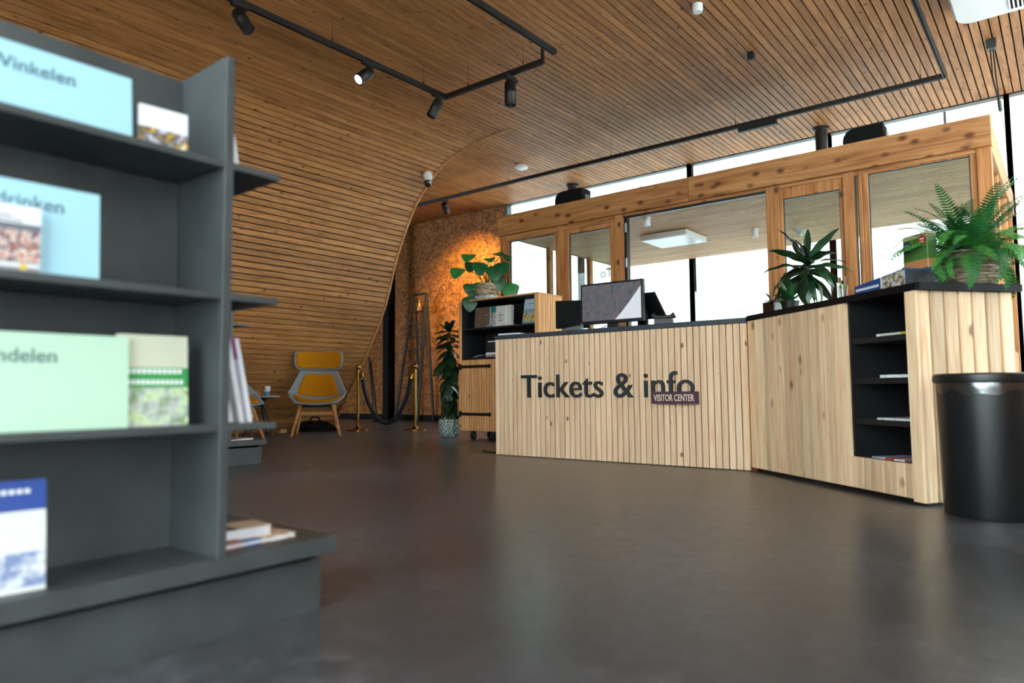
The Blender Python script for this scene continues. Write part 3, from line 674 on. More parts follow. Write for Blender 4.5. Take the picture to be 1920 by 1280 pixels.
# small plant in dark square pot on the joint
sp_ = thing('small_potted_plant', 'little plant with thin arching leaves in a dark square pot', 'potted plant', wpt(.10, .14), WA+.3)
MB().bbox(-.05, .05, -.05, .05, .012, .085, .004).build('pot', plain('dark_glazed_pot', '#1f1413', .25), sp_); MB().bbox(-.062, .062, -.062, .062, 0, .012, .003).build('saucer', plain('smoked_glass_saucer', '#3a4145', .1), sp_)
LS = leaf_mesh('leaf', .17, .011, blade, LEAFD, 1.2, .2, 8)
for k in range(13): put_leaf(LS, sp_, (.012*math.cos(k), .012*math.sin(k), .08), k*2.4, random.uniform(.15, 1.3), random.uniform(.6, 1.15))
fl = link('flower', leaf_mesh('flower', .05, .016, oval, plain('pale_flower', '#d9cfc4', .6), .2), sp_, (-.045, 0, .075), (.9, 0, 1.2))
# leafy plant between the pot and the dracaena
bp_ = thing('bushy_plant', 'low green plant on the black top in front of the dracaena stem', 'potted plant', wpt(.25, .17), .2)
MB().lathe([(.045, 0), (.06, .075), (.054, .075), (.05, .06), (0, .06)], 20).build('pot', BLACK, bp_, True)
LB = leaf_mesh('leaf', .16, .026, blade, plain('mid_leaf', '#1e4a22', .45, noise=.4), .5, .3, 8, .003)
for k in range(14): put_leaf(LB, bp_, (0, 0, .06), k*2.4, random.uniform(.5, 1.45), random.uniform(.6, 1.15))

# woven basket
def basket(parent, prof, n_ring, mat, nst=36, r=.007):
    mb = MB()
    for j in range(n_ring):
        u = j/(n_ring-1); z = prof[-1][1]*u; rad = None
        for (ra, za), (rb, zb) in zip(prof, prof[1:]):
            if za <= z <= zb+1e-9: rad = ra+(rb-ra)*(z-za)/(zb-za); break
        pts = []
        for k in range(nst+1):
            a = 2*PI*k/nst; q = rad+.004*(1 if (k+j) % 2 else -1); pts.append((q*math.cos(a), q*math.sin(a), z+r+random.uniform(-.0015, .0015)))
        mb.tube(pts, r, 5, False)
    mb.lathe([(rr_*.97, zz) for rr_, zz in prof]+[(prof[-1][0]*.9, prof[-1][1]*.98), (0, prof[-1][1]*.9)], 32)
    return mb.build('basket', mat, parent, True)
t = NT('wicker'); tc = t.n('ShaderNodeTexCoord'); mp = t.n('ShaderNodeMapping'); mp.inputs['Scale'].default_value = (6, 6, 60); t.l(tc.outputs['Object'], mp.inputs[0])
ns = t.n('ShaderNodeTexNoise', Scale=2.0, Detail=4.0); t.l(mp.outputs[0], ns.inputs['Vector']); r = t.ramp([(.35, lin('#5a4634')), (.5, lin('#9a8468')), (.62, lin('#d0c2aa'))]); t.l(ns.outputs['Fac'], r.inputs[0]); t.l(r.outputs[0], t.b.inputs['Base Color'])
t.b.inputs['Roughness'].default_value = .7; WICK = t.mat
# fern
def frond_mesh(L, bend, mat):
    mb = MB(); n = 26; y = z = 0; pts = []; a = 0
    for i in range(n+1):
        pts.append(Vector((0, y, z))); a = -bend*((i+1)/n)**1.4; y += L/n*math.cos(a); z += L/n*math.sin(a)
    mb.tube(pts, [.0022*(1-.7*i/n) for i in range(n+1)], 4)
    for i in range(2, n+1):
        t_ = i/n; w = L*.15*min(1, t_*4.5)*(1-t_)**.55+.004; tg = (pts[i]-pts[i-1]).normalized()
        for sx in (-1, 1):
            for hs in (0,):
                b = pts[i]-tg*(L/n*hs); tip = b+Vector((sx*w, 0, -.12*w))+tg*(.35*w); wd_ = tg*(L/n*.36)
                mid = b.lerp(tip, .5); 
                k = len(mb.v); mb.v += [tuple(b-wd_*.7), tuple(mid-wd_), tuple(tip), tuple(mid+wd_), tuple(b+wd_*.7)]; mb.f.append((k, k+1, k+2, k+3, k+4))
    return mb.mesh('frond', mat)
fern = thing('fern', 'big bushy fern with arching fronds in a woven basket on the counter end', 'potted plant', wpt(1.38, .455))
basket(fern, [(.095, 0), (.135, .05), (.142, .09), (.128, .15), (.120, .175)], 14, WICK, 44, .0068)
FG = [plain('fern_green', '#2c7236', .5, noise=.4, nscale=9), plain('fern_dark', '#1c5429', .5, noise=.4, nscale=9), plain('fern_light', '#4fa046', .5, noise=.3, nscale=9)]
FM = [frond_mesh(.46, b, FG[k % 3]) for k, b in enumerate((.7, 1.3, 2.0, 2.5, 1.0, 1.7))]
for k in range(120):
    az = k*2.39996; u = (k/119)
    el = 1.35-1.25*u+random.uniform(-.15, .15); m_ = FM[random.choice((0, 4)) if el > .85 else random.choice((1, 5)) if el > .4 else random.choice((2, 3))]
    put_leaf(m_, fern, (.05*u*math.cos(az+PI/2), .05*u*math.sin(az+PI/2), .16), az, el, random.uniform(.6, 1.05), random.uniform(-.6, .6), 'frond')

# ------------------------------------------------------------------ cabinet on castors
KX0, KX1, KY, KD = -5.613, -4.444, 6.05, .45; KB, KT = .105, 1.62
cab = thing('book_cabinet', 'larch cabinet on castors with black interior and strap hinged doors', 'cabinet', ((KX0+KX1)/2, KY, 0))
kw = (KX1-KX0)/2; st_ = .04
MB().bbox(-kw, -kw+st_, 0, KD, KB, KT-.018, .002).build('side', CABW, cab)
n = 9; p_ = (KD-.03)/n; bm_ = MB().bbox(-p_/2+.0036, p_/2-.0036, 0, .016, KB, KT-.019, .002).mesh('slat', CABW)
for i in range(n): link('slat', bm_, cab, (kw, .03+p_*(i+.5), 0), (0, 0, PI/2))
MB().bbox(kw-.055, kw, 0, .03, KB, KT-.018, .002).build('stile', CABW, cab)
MB().box(kw-.03, kw-.017, .03, KD, KB, KT-.02).build('side_backing', GROOVED, cab)
MB().bbox(-kw, kw, -.002, KD, KT-.018, KT, .002).build('top', CABW, cab)
MB().box(-kw+st_, kw-.031, KD-.02, KD-.005, KB, KT-.02).box(-kw+st_, -kw+st_+.006, .01, KD-.02, KB, KT-.02).box(kw-.062, kw-.056, .01, KD-.02, KB, KT-.02).box(-kw+st_, kw-.06, .012, KD-.02, KT-.026, KT-.019).build('lining', INNER, cab)
for z in (1.29, .945): MB().bbox(-kw+st_+.006, kw-.062, .012, KD-.02, z-.022, z, .002).build('shelf', INNER, cab)
MB().box(-kw+st_, kw-.056, .02, KD-.02, KB, KB+.02).build('bottom', INNER, cab)
HG = plain('hinge_black', '#121213', .55)
for side in (-1, 1):
    x0, x1 = (-kw+st_+.002, -.003) if side < 0 else (.003, kw-.057)
    dr = MB().box(x0, x1, .017, .022, KB, .92).build('door', GROOVED, cab)
    n = 14; p_ = (x1-x0)/n; bm_ = MB().bbox(-p_/2+.0036, p_/2-.0036, -.002, .017, KB, .92, .002).mesh('slat', CABW)
    for i in range(n): link('slat', bm_, dr, (x0+p_*(i+.5), 0, 0))
    for z in (.842, .296):
        ox = -kw+.005 if side < 0 else kw-.005; s_ = -side
        a, b = sorted((ox+s_*.03, ox+s_*.46)); a2, b2 = sorted((ox, ox+s_*.035))
        MB().box(a, b, -.008, -.0025, z-.017, z+.017).box(a2, b2, -.010, -.0025, z-.035, z+.035).lathe([(.024, 0), (.024, .007), (0, .007)], 14, m=T(ox+s_*.465, -.002, z) @ Matrix.Rotation(PI/2, 4, 'X')).build('strap_hinge', HG, dr)
CW = plain('castor_rubber', '#1b1b1d', .6); CS = plain('castor_steel', '#8f9496', .35, metal=.8)
for (cx, cy) in ((-kw+.16, .07), (-kw+.33, .22), (-kw+.5, .07), (.1, .07), (kw-.1, .07), (kw-.1, KD-.08), (-kw+.16, KD-.08)):
    c_ = MB().tube([(cx-.014, cy, .042), (cx+.014, cy, .042)], .042, 18).build('castor', CW, cab, True)
    MB().box(cx-.02, cx-.016, cy-.025, cy+.025, .03, KB-.004).box(cx+.016, cx+.02, cy-.025, cy+.025, .03, KB-.004).box(cx-.035, cx+.035, cy-.035, cy+.035, KB-.006, KB).build('fork', CS, c_)
kx = lambda px: px
def kbook(label, x0, x1, z, h, th, mat, lean=.1, y=6.14, bars=None, group='books in the cabinet'):
    return book(label, (x0, y, z), (x1, y, z), h, th, mat, lean, group, bars)
kbook('book with a garden photo at the left of the cabinet shelf', -5.43, -5.20, 1.29, .24, .02, cover('cover_k', [(0, '#6a4a3a')], 'Z', (0, 1, ['#2b2a22', '#5a6a34', '#7a5042', '#4a4034', '#5a7a86', '#d6e2e6'], 18)), .08, 6.12)
kbook('teal book with bright flowers behind the garden book', -5.22, -5.09, 1.29, .245, .02, cover('cover_l', [(0, '#17807c')], 'Z', (0.12, .7, ['#0f5a5c', '#1f8f88', '#d8d6d0', '#7a2a40', '#12302e'], 30)), .06, 6.16)
kbook('white book with pink and dark title lines beside the teal book', -5.105, -4.97, 1.305, .22, .03, plain('ivory_cover', '#d8d6d2', .5), .05, 6.12, [([(-.1, .12, .62, .05, 2)], plain('rose_print', '#b98a8e', .6)), ([(-.25, .28, .5, .05, 5), (-.1, .1, .36, .06, 2), (-.2, .2, .22, .05, 4)], INK)])
kbook('second white book standing close behind the titled one', -4.99, -4.90, 1.305, .225, .04, plain('chalk_cover', '#cfd2cc', .5), .04, 6.15)
flat_book('flat cream book carrying the white books', -4.98, 6.20, 1.29, .30, .22, .014, plain('cream_card', '#d9c6a8', .5), 0, 'books in the cabinet')
kbook('tall magazine with a yellow boat cover leaning in the cabinet', -4.74, -4.545, 1.29, .295, .02, cover('cover_m', [(0, '#5a90b0'), (.15, '#d0b84a'), (.28, '#7fa3bd'), (.6, '#b9cbd6')], 'Z', (.1, .45, ['#2a3a4a', '#8fb0c6', '#d9bf50', '#3a2a3a', '#a9c2d0'], 14)), .2, 6.14, [([(-.25, .3, .8, .025, 12)], INK)])
kbook('framed photo card with dark picture low in the cabinet', -5.30, -5.09, .945, .20, .01, cover('cover_n', [(0, '#d8dade'), (.3, '#23262c'), (.93, '#d8dade')], 'Z'), .25, 6.16)
o = thing('open_leaflet', 'open white leaflet lying under the photo card', 'leaflet', (-5.22, 6.10, .945), .1)
mb = MB()
for i in range(7): mb.v += [(-.16+.05*i, -.05, .003+.012*math.sin(i*.9)+.006*i), (-.16+.05*i, .05, .003+.012*math.sin(i*.9+.4)+.006*i)]
for i in range(6): mb.f.append((2*i, 2*i+2, 2*i+3, 2*i+1))
lf = mb.build('sheet', PAPER, o, True); md = lf.modifiers.new('t', 'SOLIDIFY'); md.thickness = .002
for k in range(3):
    flat_book('blue and white magazine in the pile under the monstera basket, %s' % ('at the bottom', 'in the middle', 'on top')[k], -5.33+.01*k, 6.22-.01*k, KT+.013*k, .30, .22, .012, cover('cover_o%d' % k, [(0, '#aebccb'), (.35, '#5c93bd'), (.75, '#d8dde0')], 'X'), .05*k-.03, 'magazine pile on the cabinet', 'magazine')
# monstera
ms = thing('monstera', 'monstera with big heart shaped leaves in a wicker basket on the cabinet', 'potted plant', (-5.31, 6.22, KT+.039))
basket(ms, [(.135, 0), (.135, .02), (.12, .09), (.105, .14)], 11, WICK, 40, .0075)
MG = plain('monstera_leaf', '#17502a', .4, noise=.35, nscale=8); MG2 = plain('monstera_leaf_light', '#2a7a3a', .4, noise=.3, nscale=8)
MH = [leaf_mesh('leaf', .18, .095, heart, m_, .5, .12, 8) for m_ in (MG, MG2)]
rv = Vector((rt.x, rt.y, 0)).normalized(); tv = Vector((-fw.x, -fw.y, 0)).normalized()
def mleaf(px, pz, hd, el, sc, k):
    """leaf base at px (metres to the right of the basket) and height pz; hd: hanging direction right(+)/left(-)"""
    tip = rv*px+Vector((0, 0, pz))+tv*random.uniform(-.05, .06)
    pts = [Vector((0, 0, .1)), (rv*px*.45+Vector((0, 0, .1+(pz-.1)*.75))), tip]
    cu_ = catmull(pts, 6); MB().tube(cu_, .0045, 6).build('stem', STEM, ms, True)
    d = (rv*hd*.6+tv*.75); az = math.atan2(-d.x, d.y); put_leaf(MH[k], ms, tip, az, el, sc, random.uniform(-.3, .3))
for a in ((-.33, .34, -.5, -.7, 1.0, 1), (-.20, .50, -.3, -.5, 1.0, 1), (-.10, .40, .3, -.9, 1.1, 0), (-.18, .42, -.4, -.8, .9, 0), (.02, .46, .2, -.3, .8, 1), (.10, .52, .5, -.2, .9, 1), (.08, .36, .2, -1.1, 1.15, 0), (.16, .40, .5, -.9, 1.0, 0), (.12, .24, .2, -1.2, 1.1, 0), (-.22, .16, -.1, -1.2, .75, 0), (-.12, .18, -.1, -1.2, .7, 1), (-.17, .08, -.1, -1.3, .75, 0), (-.20, .0, -.1, -1.25, 1.05, 0), (-.05, .12, .1, -.9, .5, 1), (.26, .16, .3, -1.2, 1.2, 1), (.2, .5, .6, -.6, .8, 0)): mleaf(*a)
for k in range(3): MB().tube([(rv*(-.03+.03*k))+Vector((0, 0, .1)), rv*(-.12+.1*k)+Vector((0, 0, .33))], [.008, .005], 6).build('stem', STEM, ms, True)

# umbrella tree in the speckled pot
ft = thing('rubber_plant', 'tall dark leafy plant in a speckled grey pot beside the cabinet', 'potted plant', (-5.93, 6.22, 0))
t = NT('speckled_pot'); tc = t.n('ShaderNodeTexCoord'); ns = t.n('ShaderNodeTexNoise', Scale=70.0, Detail=3.0); t.l(tc.outputs['Object'], ns.inputs['Vector']); r = t.ramp([(.42, lin('#3f5a58')), (.5, lin('#7f9a96')), (.6, lin('#d0dcd6'))]); t.l(ns.outputs['Fac'], r.inputs[0]); t.l(r.outputs[0], t.b.inputs['Base Color']); SPK = t.mat
MB().lathe([(.075, 0), (.115, .03), (.135, .09), (.135, .16), (.125, .22), (.115, .225), (.11, .19), (0, .19)], 32).build('pot', SPK, ft, True)
LF = [leaf_mesh('leaf', .21, .05, oval, m_, .35, .18, 7) for m_ in (LEAFD, plain('glossy_leaf', '#1c3a20', .3, noise=.35))]
for sx in (-.03, .03): MB().tube([(sx, 0, .18), (sx*1.6, .01, .7), (sx*.6, 0, 1.28)], [.012, .01, .006], 8).build('trunk', plain('trunk_brown%s' % (sx > 0), '#3f3322', .8), ft, True)
for k in range(92):
    u = k/91; z = .30+1.0*u; az = k*2.39996; r_ = .02
    put_leaf(random.choice(LF), ft, (r_*math.cos(az), r_*math.sin(az), z), az, (-1.25+1.2*u)+random.uniform(-.25, .3), random.uniform(.85, 1.2)*(1.15-.25*u), random.uniform(-.6, .6))
for k in range(7): put_leaf(LF[0], ft, (0, 0, 1.28), k*.9, .35+.15*k, .85)
o = tag(MB().tube([(-4.62, 5.35, .006), (-4.52, 5.22, .006), (-4.38, 5.2, .006), (-4.2, 5.28, .006)], .006, 6).build('floor_cable', BLACK, None, True), 'thin black cable end lying on the floor at the counter corner', 'cable')
o.location = (.25, -.3, 0)

# ------------------------------------------------------------------ rope barrier
def stanchion(x, y, label):
    o = thing('stanchion', label, 'rope stand', (x, y, 0), 0, 'brass rope stands')
    MB().lathe([(.165, 0), (.165, .012), (.13, .022), (.05, .032), (.035, .05), (.022, .055)], 36).build('base', BRASS, o, True)
    MB().lathe([(.021, .05), (.021, .84), (.03, .845), (.03, .87), (.016, .88), (.016, .895)], 20).build('pole', BRASS, o, True)
    MB().lathe([(0, .888), (.02, .892), (.034, .91), (.038, .928), (.032, .95), (.016, .963), (0, .966)], 20).build('finial', BRASS, o, True)
    return o
SA = Vector((-8.34, 6.84, 0)); SB = Vector((-7.57, 7.28, 0))
SA = Vector((-8.19, 6.66, 0)); SB = Vector((-7.50, 7.15, 0))
stanchion(SA.x, SA.y, 'brass rope stand in front of the curved wall edge'); stanchion(SB.x, SB.y, 'brass rope stand nearer the leafy plant')
rp = thing('barrier_rope', 'thick dark blue rope hanging between the two brass stands', 'rope', (SA+SB)/2)
d = SB-SA; pts = []
for k in range(25):
    u = k/24; p = SA+d*(.07+.86*u); p.z = .78-.67*(1-(2*u-1)**2)**.75; pts.append(p-(SA+SB)/2)
MB().tube(pts, .032, 12).build('rope', plain('midnight_rope', '#151c26', .75, bump=.3, nscale=80), rp, True)
for k, s_ in ((0, 1), (24, -1)):
    p = pts[k]; pole = (SA if k == 0 else SB)-(SA+SB)/2; top = Vector((pole.x, pole.y, .86))+d.normalized()*s_*.03
    MB().tube([top, (top+p)/2+Vector((0, 0, .02)), p+Vector((0, 0, -.03))], [.012, .028, .034], 12).build('rope_end', BRASS, rp, True)
# ladder
ld = thing('step_ladder', 'dark folding ladder leaning upright at the chip board wall', 'ladder', (-9.72, 9.25, 0))
LM = plain('ladder_dark', '#1a1512', .6)
def lp(u, s_): return Vector(((-.31+.19*u) if s_ < 0 else (.30-.06*u), -.22+.3*u, 2.42*u))
for s_ in (-1, 1): MB().tube([lp(0, s_), lp(1, s_)], .03, 8).build('rail', LM, ld, True)
for k in range(9):
    u = .06+.1*k; a, b = lp(u, -1), lp(u, 1); MB().bbox(a.x, b.x, a.y-.04, a.y+.04, a.z-.012, a.z+.012, .003).build('tread', plain('tread_wood%d' % k, '#38271a', .6), ld)
MB().bbox(lp(1, -1).x, lp(1, 1).x, .03, .12, 2.40, 2.43, .003).build('top_cap', LM, ld)
for s_ in (-1, 1): MB().tube([(s_*.20+.02, .28, 0), (s_*.15+.06, .12, 2.35)], .022, 8).build('rear_rail', LM, ld, True)
o = tag(MB().lathe([(.05, 0), (.055, .1), (.03, .16), (.02, .2), (0, .2)], 14).build('spray_can', plain('copper_can', '#a8724a', .3, metal=.6), None, True), 'small copper coloured can on an upper ladder tread', 'can'); o.location = (-9.64, 9.29, 2.094)
for k, (x0, x1, lab) in enumerate(((-10.98, -10.38, 'dark pole leaning left of the column, upper one'), (-10.92, -10.34, 'dark pole leaning left of the column, lower one'))):
    o = thing('leaning_pole', lab, 'pole', (x1, 8.9-.1*k, 0), 0, 'poles by the column'); MB().tube([(0, 0, .05), (x0-x1, .35, 1.15+.1*k)], .016, 8).build('shaft', LM, o, True); MB().tube([(0, 0, 0), (-.06, .03, .13)], [.035, .022], 8).build('foot', BLACK, o, True)

# ------------------------------------------------------------------ lounge chairs
FELT = plain('grey_felt', '#8f9498', .95, spec=.1, noise=.22, nscale=160, bump=.3); MUST = plain('mustard_fabric', '#b9790f', .9, spec=.1, noise=.12, nscale=200, bump=.2)
def interp(keys, v):
    P = catmull([Vector(k[:3]) for k in keys], 8); Q = catmull([Vector(k[3:6]) for k in keys], 8); i = v*(len(P)-1); a = int(min(i, len(P)-2)); u = i-a
    return P[a].lerp(P[a+1], u), Q[a].lerp(Q[a+1], u), (P[min(a+1, len(P)-1)]-P[a])
def sheet(keys, u0, u1, v0, v1, off, nu, nv, rnd=0):
    """keys: y, z, half width, edge forward, edge up, 0 -> grid surface; x across"""
    mb = MB()
    for j in range(nv+1):
        v = v0+(v1-v0)*j/nv; P, Q, tg = interp(keys, v); y, z, w = P; ef, eu, _ = Q
        nr = Vector((0, -tg.y, tg.x)); nr = Vector((0, nr.y, nr.z)).normalized()   # forward/up normal in the y-z plane
        e = 1-abs(2*(j/nv)-1)**6*rnd
        for i in range(nu+1):
            u = (u0+(u1-u0)*i/nu)*e; c = abs(u)**2.2
            mb.v.append((u*w, y+ef*c+nr.y*off, z+eu*c+nr.z*off))
    for j in range(nv):
        for i in range(nu): b = j*(nu+1)+i; mb.f.append((b, b+1, b+nu+2, b+nu+1))
    return mb
# y forward is -Y in chair space (front), so keys use y negative to the front
BODY = [(-.30, .415, .27, 0, .02, 0), (-.12, .40, .34, 0, .10, 0), (.08, .405, .38, -.05, .17, 0), (.20, .46, .395, -.20, .12, 0), (.27, .58, .37, -.24, .0, 0), (.32, .73, .30, -.14, .0, 0), (.36, .86, .245, -.06, .0, 0)]
HEAD = [(.345, .865, .25, -.07, 0, 0), (.36, .90, .30, -.13, 0, 0), (.38, .99, .325, -.15, 0, 0), (.40, 1.07, .322, -.15, 0, 0), (.41, 1.12, .31, -.13, 0, 0)]
def chair(label, loc, rz):
    o = thing('lounge_chair', label, 'chair', loc, rz, 'felt lounge chairs')
    def prt(name, mb, mat, th, sub=1):
        ob = mb.build(name, mat, o, True); md = ob.modifiers.new('t', 'SOLIDIFY'); md.thickness = th; md.offset = 0
        md = ob.modifiers.new('s', 'SUBSURF'); md.levels = md.render_levels = sub; return ob
    prt('shell', sheet(BODY, -1, 1, 0, 1, 0, 16, 22), FELT, .03)
    prt('headrest_shell', sheet(HEAD, -1, 1, 0, 1, 0, 14, 10), FELT, .03)
    def pad(name, keys, u, v0, v1, off, rnd): prt(name, sheet(keys, -u, u, v0, v1, off, 12, 10, rnd), MUST, .035)
    pad('seat_cushion', BODY, .80, .01, .42, .028, .12); pad('back_cushion', BODY, .70, .55, .93, .026, .16); pad('head_cushion', HEAD, .92, .08, .94, .025, .14)
    for sx in (-1, 1):
        MB().tube([(sx*.20, -.14, .40), (sx*.302, -.25, 0)], [.026, .017], 14).build('leg', OAK, o, True)
        MB().tube([(sx*.20, .14, .40), (sx*.28, .27, 0)], [.026, .017], 14).build('leg', OAK, o, True)
    MB().bbox(-.235, .235, -.17, -.14, .27, .31, .004).build('front_bar', OAK, o)
    MB().bbox(-.22, .22, -.16, .16, .365, .395, .01).build('under_frame', BLACK, o)
    return o
# front legs at (-7.787,5.259) and (-7.398,5.731): facing (.77,-.64)
ca = math.atan2(-.635, .772)+PI/2
fc = Vector((-7.592, 5.495, 0)); chair('grey felt lounge chair with mustard cushions facing the room', fc-Vector((.772, -.635, 0))*.25, ca)
c2 = chair('grey felt lounge chair half hidden behind the shelf end', (-7.80, 4.43, 0), ca+.75)
# side table
tb = thing('side_table', 'low round black side table between the lounge chairs', 'side table', (-8.20, 5.06, 0))
MB().lathe([(0, .49), (.20, .49), (.235, .50), (.235, .508), (0, .508)], 40).build('table_top', BLACK, tb, True); MB().lathe([(.11, .49), (.06, .43), (0, .43)], 20).build('hub', BLACK, tb, True)
for k in range(4):
    a = k*PI/2+.5; MB().tube([(.05*math.cos(a), .05*math.sin(a), .46), (.21*math.cos(a), .21*math.sin(a), 0)], [.018, .010], 8).build('leg', BLACK, tb, True)
flat_book('grey magazine lying on the side table', -8.10, 5.10, .508, .28, .20, .012, plain('grey_cover', '#8a9094', .4), .5, None, 'magazine')
o = thing('wooden_box', 'small pale wooden box with a round hole on the side table', 'box', (-8.31, 5.02, .508), .9); MB().bbox(-.1, .1, -.035, .035, 0, .075, .003).build('body', plain('pale_ply', '#d6a868', .6), o); MB().lathe([(.013, 0), (.013, .002), (0, .002)], 14, m=T(.045, -.0355, .04) @ Matrix.Rotation(PI/2, 4, 'X')).build('hole', BLACK, o)
o = thing('sachet_cup', 'small blue patterned cup with paper sachets on the side table', 'cup', (-8.09, 5.10, .52)); MB().lathe([(.035, 0), (.042, .07), (.038, .07), (.032, .006), (0, .006)], 20).build('cup', cover('cup_print', [(0, '#3f5a7a'), (.85, '#d0d4d6')], 'Z', (0, .85, ['#2f4a6a', '#8fa6bf'], 60)), o, True)
for k in range(4): MB().box(-.014, .014, -.002, .002, 0, .10, m=T(-.015+.012*k, .01*(k % 2), .03) @ Matrix.Rotation(.18*k-.2, 4, 'Y') @ Matrix.Rotation(k*.6, 4, 'Z')).build('sachet', PAPER, o)
# clutter behind the chair
o = thing('black_bag', 'slumped black cloth bag on the floor behind the lounge chair', 'bag', (-8.62, 6.22, 0), .5)
mb = MB(); n = 20
for j in range(7):
    v = j/6
    for k in range(n):
        a = 2*PI*k/n; q = (.30*math.cos(v*PI/2)**.6+.01)*(1+.10*math.sin(3*a+j)); mb.v.append((q*math.cos(a), .55*q*math.sin(a), .13*math.sin(v*PI/2)*(1+.2*math.sin(2*a+1))))
for j in range(6):
    for k in range(n): mb.f.append((j*n+k, j*n+(k+1) % n, (j+1)*n+(k+1) % n, (j+1)*n+k))
mb.build('body', MATT, o, True); MB().tube([(-.1, 0, .12), (-.05, .02, .2), (.05, .02, .2), (.1, 0, .12)], .012, 8).build('handle', MATT, o, True)
o = tag(MB().prism([(-.06, 0), (.06, 0), (.06, .05)], -.05, .05, m=Matrix.Rotation(PI/2, 4, 'X')).build('door_wedge', plain('raw_wood_block', '#c99a62', .7)), 'small pale wooden wedge on the floor behind the chair', 'wedge'); o.location = (-8.75, 5.75, 0)

# ------------------------------------------------------------------ track lights
TR = plain('track_black', '#131313', .5); TZ = 3.62
def bar(mb, a, b, w=.036, h=.05):
    a = Vector(a); b = Vector(b); d = b-a; L = d.length; ang = math.atan2(d.y, d.x)
    m_ = Matrix.Translation(a) @ Matrix.Rotation(ang, 4, 'Z'); mb.box(0, L, -w/2, w/2, h*.3, h, m_).box(0, L, -w/2, -w/6, 0, h*.3, m_).box(0, L, w/6, w/2, 0, h*.3, m_); return mb
def track(label, segs, wires, z=TZ):
    o = thing('light_track', label, 'light track', (segs[0][0][0], segs[0][0][1], z), 0, 'suspended light tracks'); off = Vector((segs[0][0][0], segs[0][0][1], 0))
    for a, b in segs: bar(MB(), Vector((*a, 0))-off, Vector((*b, 0))-off).build('rail', TR, o)
    for w in wires:
        p = Vector((*w, 0))-off; MB().tube([p+Vector((0, 0, .05)), p+Vector((0, 0, .09))], .006, 6).tube([p+Vector((0, 0, .09)), p+Vector((0, 0, ZC-z))], .0018, 5).build('wire', TR, o)
    return o
tA = track('black light track bending towards the second track above the lounge corner', [((-5.0, -2.4), (-5.0, 5.20)), ((-5.018, 5.2), (-3.73, 5.2))], [(-5.0, 1.0), (-5.0, 3.75), (-5.0, 4.88), (-4.68, 5.2), (-3.97, 5.2)])
MB().box(-.012, .012, -.012, .012, 0, ZC-TZ-.10, m=T(1.262, 7.6, 0)).build('link_rod', TR, tA); MB().tube([(1.262, 7.6, .15), (1.262, 7.6, ZC-TZ)], .002, 5).build('wire', TR, tA)
track('short visible black light track ending above the counter', [((-3.5, -2.4), (-3.5, 5.06))], [(-3.5, 1.5)], 3.58)
track('long black light track running along the booth and turning back at the right', [((-8.4, 8.0), (-.83, 8.0)), ((-.83, 8.018), (-.83, -2.4))], [(-6.38, 7.98), (-4.64, 7.98), (-2.95, 7.98), (-1.04, 7.98), (-.83, 3)])
o = MB().bbox(-.22, .22, -.03, .03, -.055, .0, .003).build('track_driver', TR); o.location = (-2.70, 8.0, TZ); tag(o, 'black oblong driver box under the long track', 'driver box')
def spot(label, x, y, d, z=TZ, L=.19, r=.052, lit=None, box=False):
    o = thing('track_spot', label, 'spotlight', (x, y, z), 0, 'black track spotlights'); d = Vector(d).normalized()
    MB().bbox(-.022, .022, -.07, .07, -.02, .004, .003).build('adapter', TR, o)
    c_ = Vector((0, 0, -.085))+d*.06
    if box: MB().bbox(-.03, .03, -.09, .09, -.05, -.02, .003).build('gear_box', TR, o); c_ = Vector((0, 0, -.12))+d*.06
    MB().tube([(0, 0, -.02), (0, 0, -.06), c_-d*.05], .009, 8).build('arm', TR, o, True)
    MB().lathe([(0, L/2), (r*.9, L/2), (r, L/2-.01), (r, .02), (r*1.03, .018), (r*1.03, .0), (r, -.002), (r, -L/2), (r*.85, -L/2), (r*.7, -L/2+.04), (0, -L/2+.04)], 26, m=aim(c_, d)).build('body', TR, o, True)
    lm = MB().lathe([(r*.86, -L/2+.012), (0, -L/2+.010)], 20, m=aim(c_, d))
    if lit:
        t_ = NT('lamp_glow'); t_.b.inputs['Emission Color'].default_value = (1, .9, .75, 1); t_.b.inputs['Emission Strength'].default_value = 12; lm.build('lens', t_.mat, o)
        l_ = bpy.data.lights.new('lamp', 'SPOT'); l_.energy = lit[0]; l_.color = lit[1]; l_.spot_size = lit[2]; l_.spot_blend = 1; l_.shadow_soft_size = .04
        lo = bpy.data.objects.new('lamp', l_); COL.objects.link(lo); lo.parent = o; lo.matrix_local = aim(c_+d*(L/2+.01), d)
    else: lm.build('lens', plain('lens_off', '#303236', .15), o)
    return o
spot('black track spot highest at the left, turned off', -5.0, 2.86, rt*.5-up*.75-fw*.2)
spot('black track spot with its bright lamp face showing', -5.0, 4.16, -rt*.5-up*.65-fw*.62, lit=(45, (1, .85, .62), 1.0))
spot('black track spot at the bend of the track', -5.0, 5.08, -rt*.42-up*.85-fw*.1)
spot('larger black spot with gear box pointing straight down', -4.13, 5.2, (0, 0, -1), L=.23, r=.056, box=True)
spot('black spot on the long track lighting the chip board wall', -7.72, 8.0, (-.80, 1.6, -1.05), lit=(850, (1, .66, .2), 1.2))

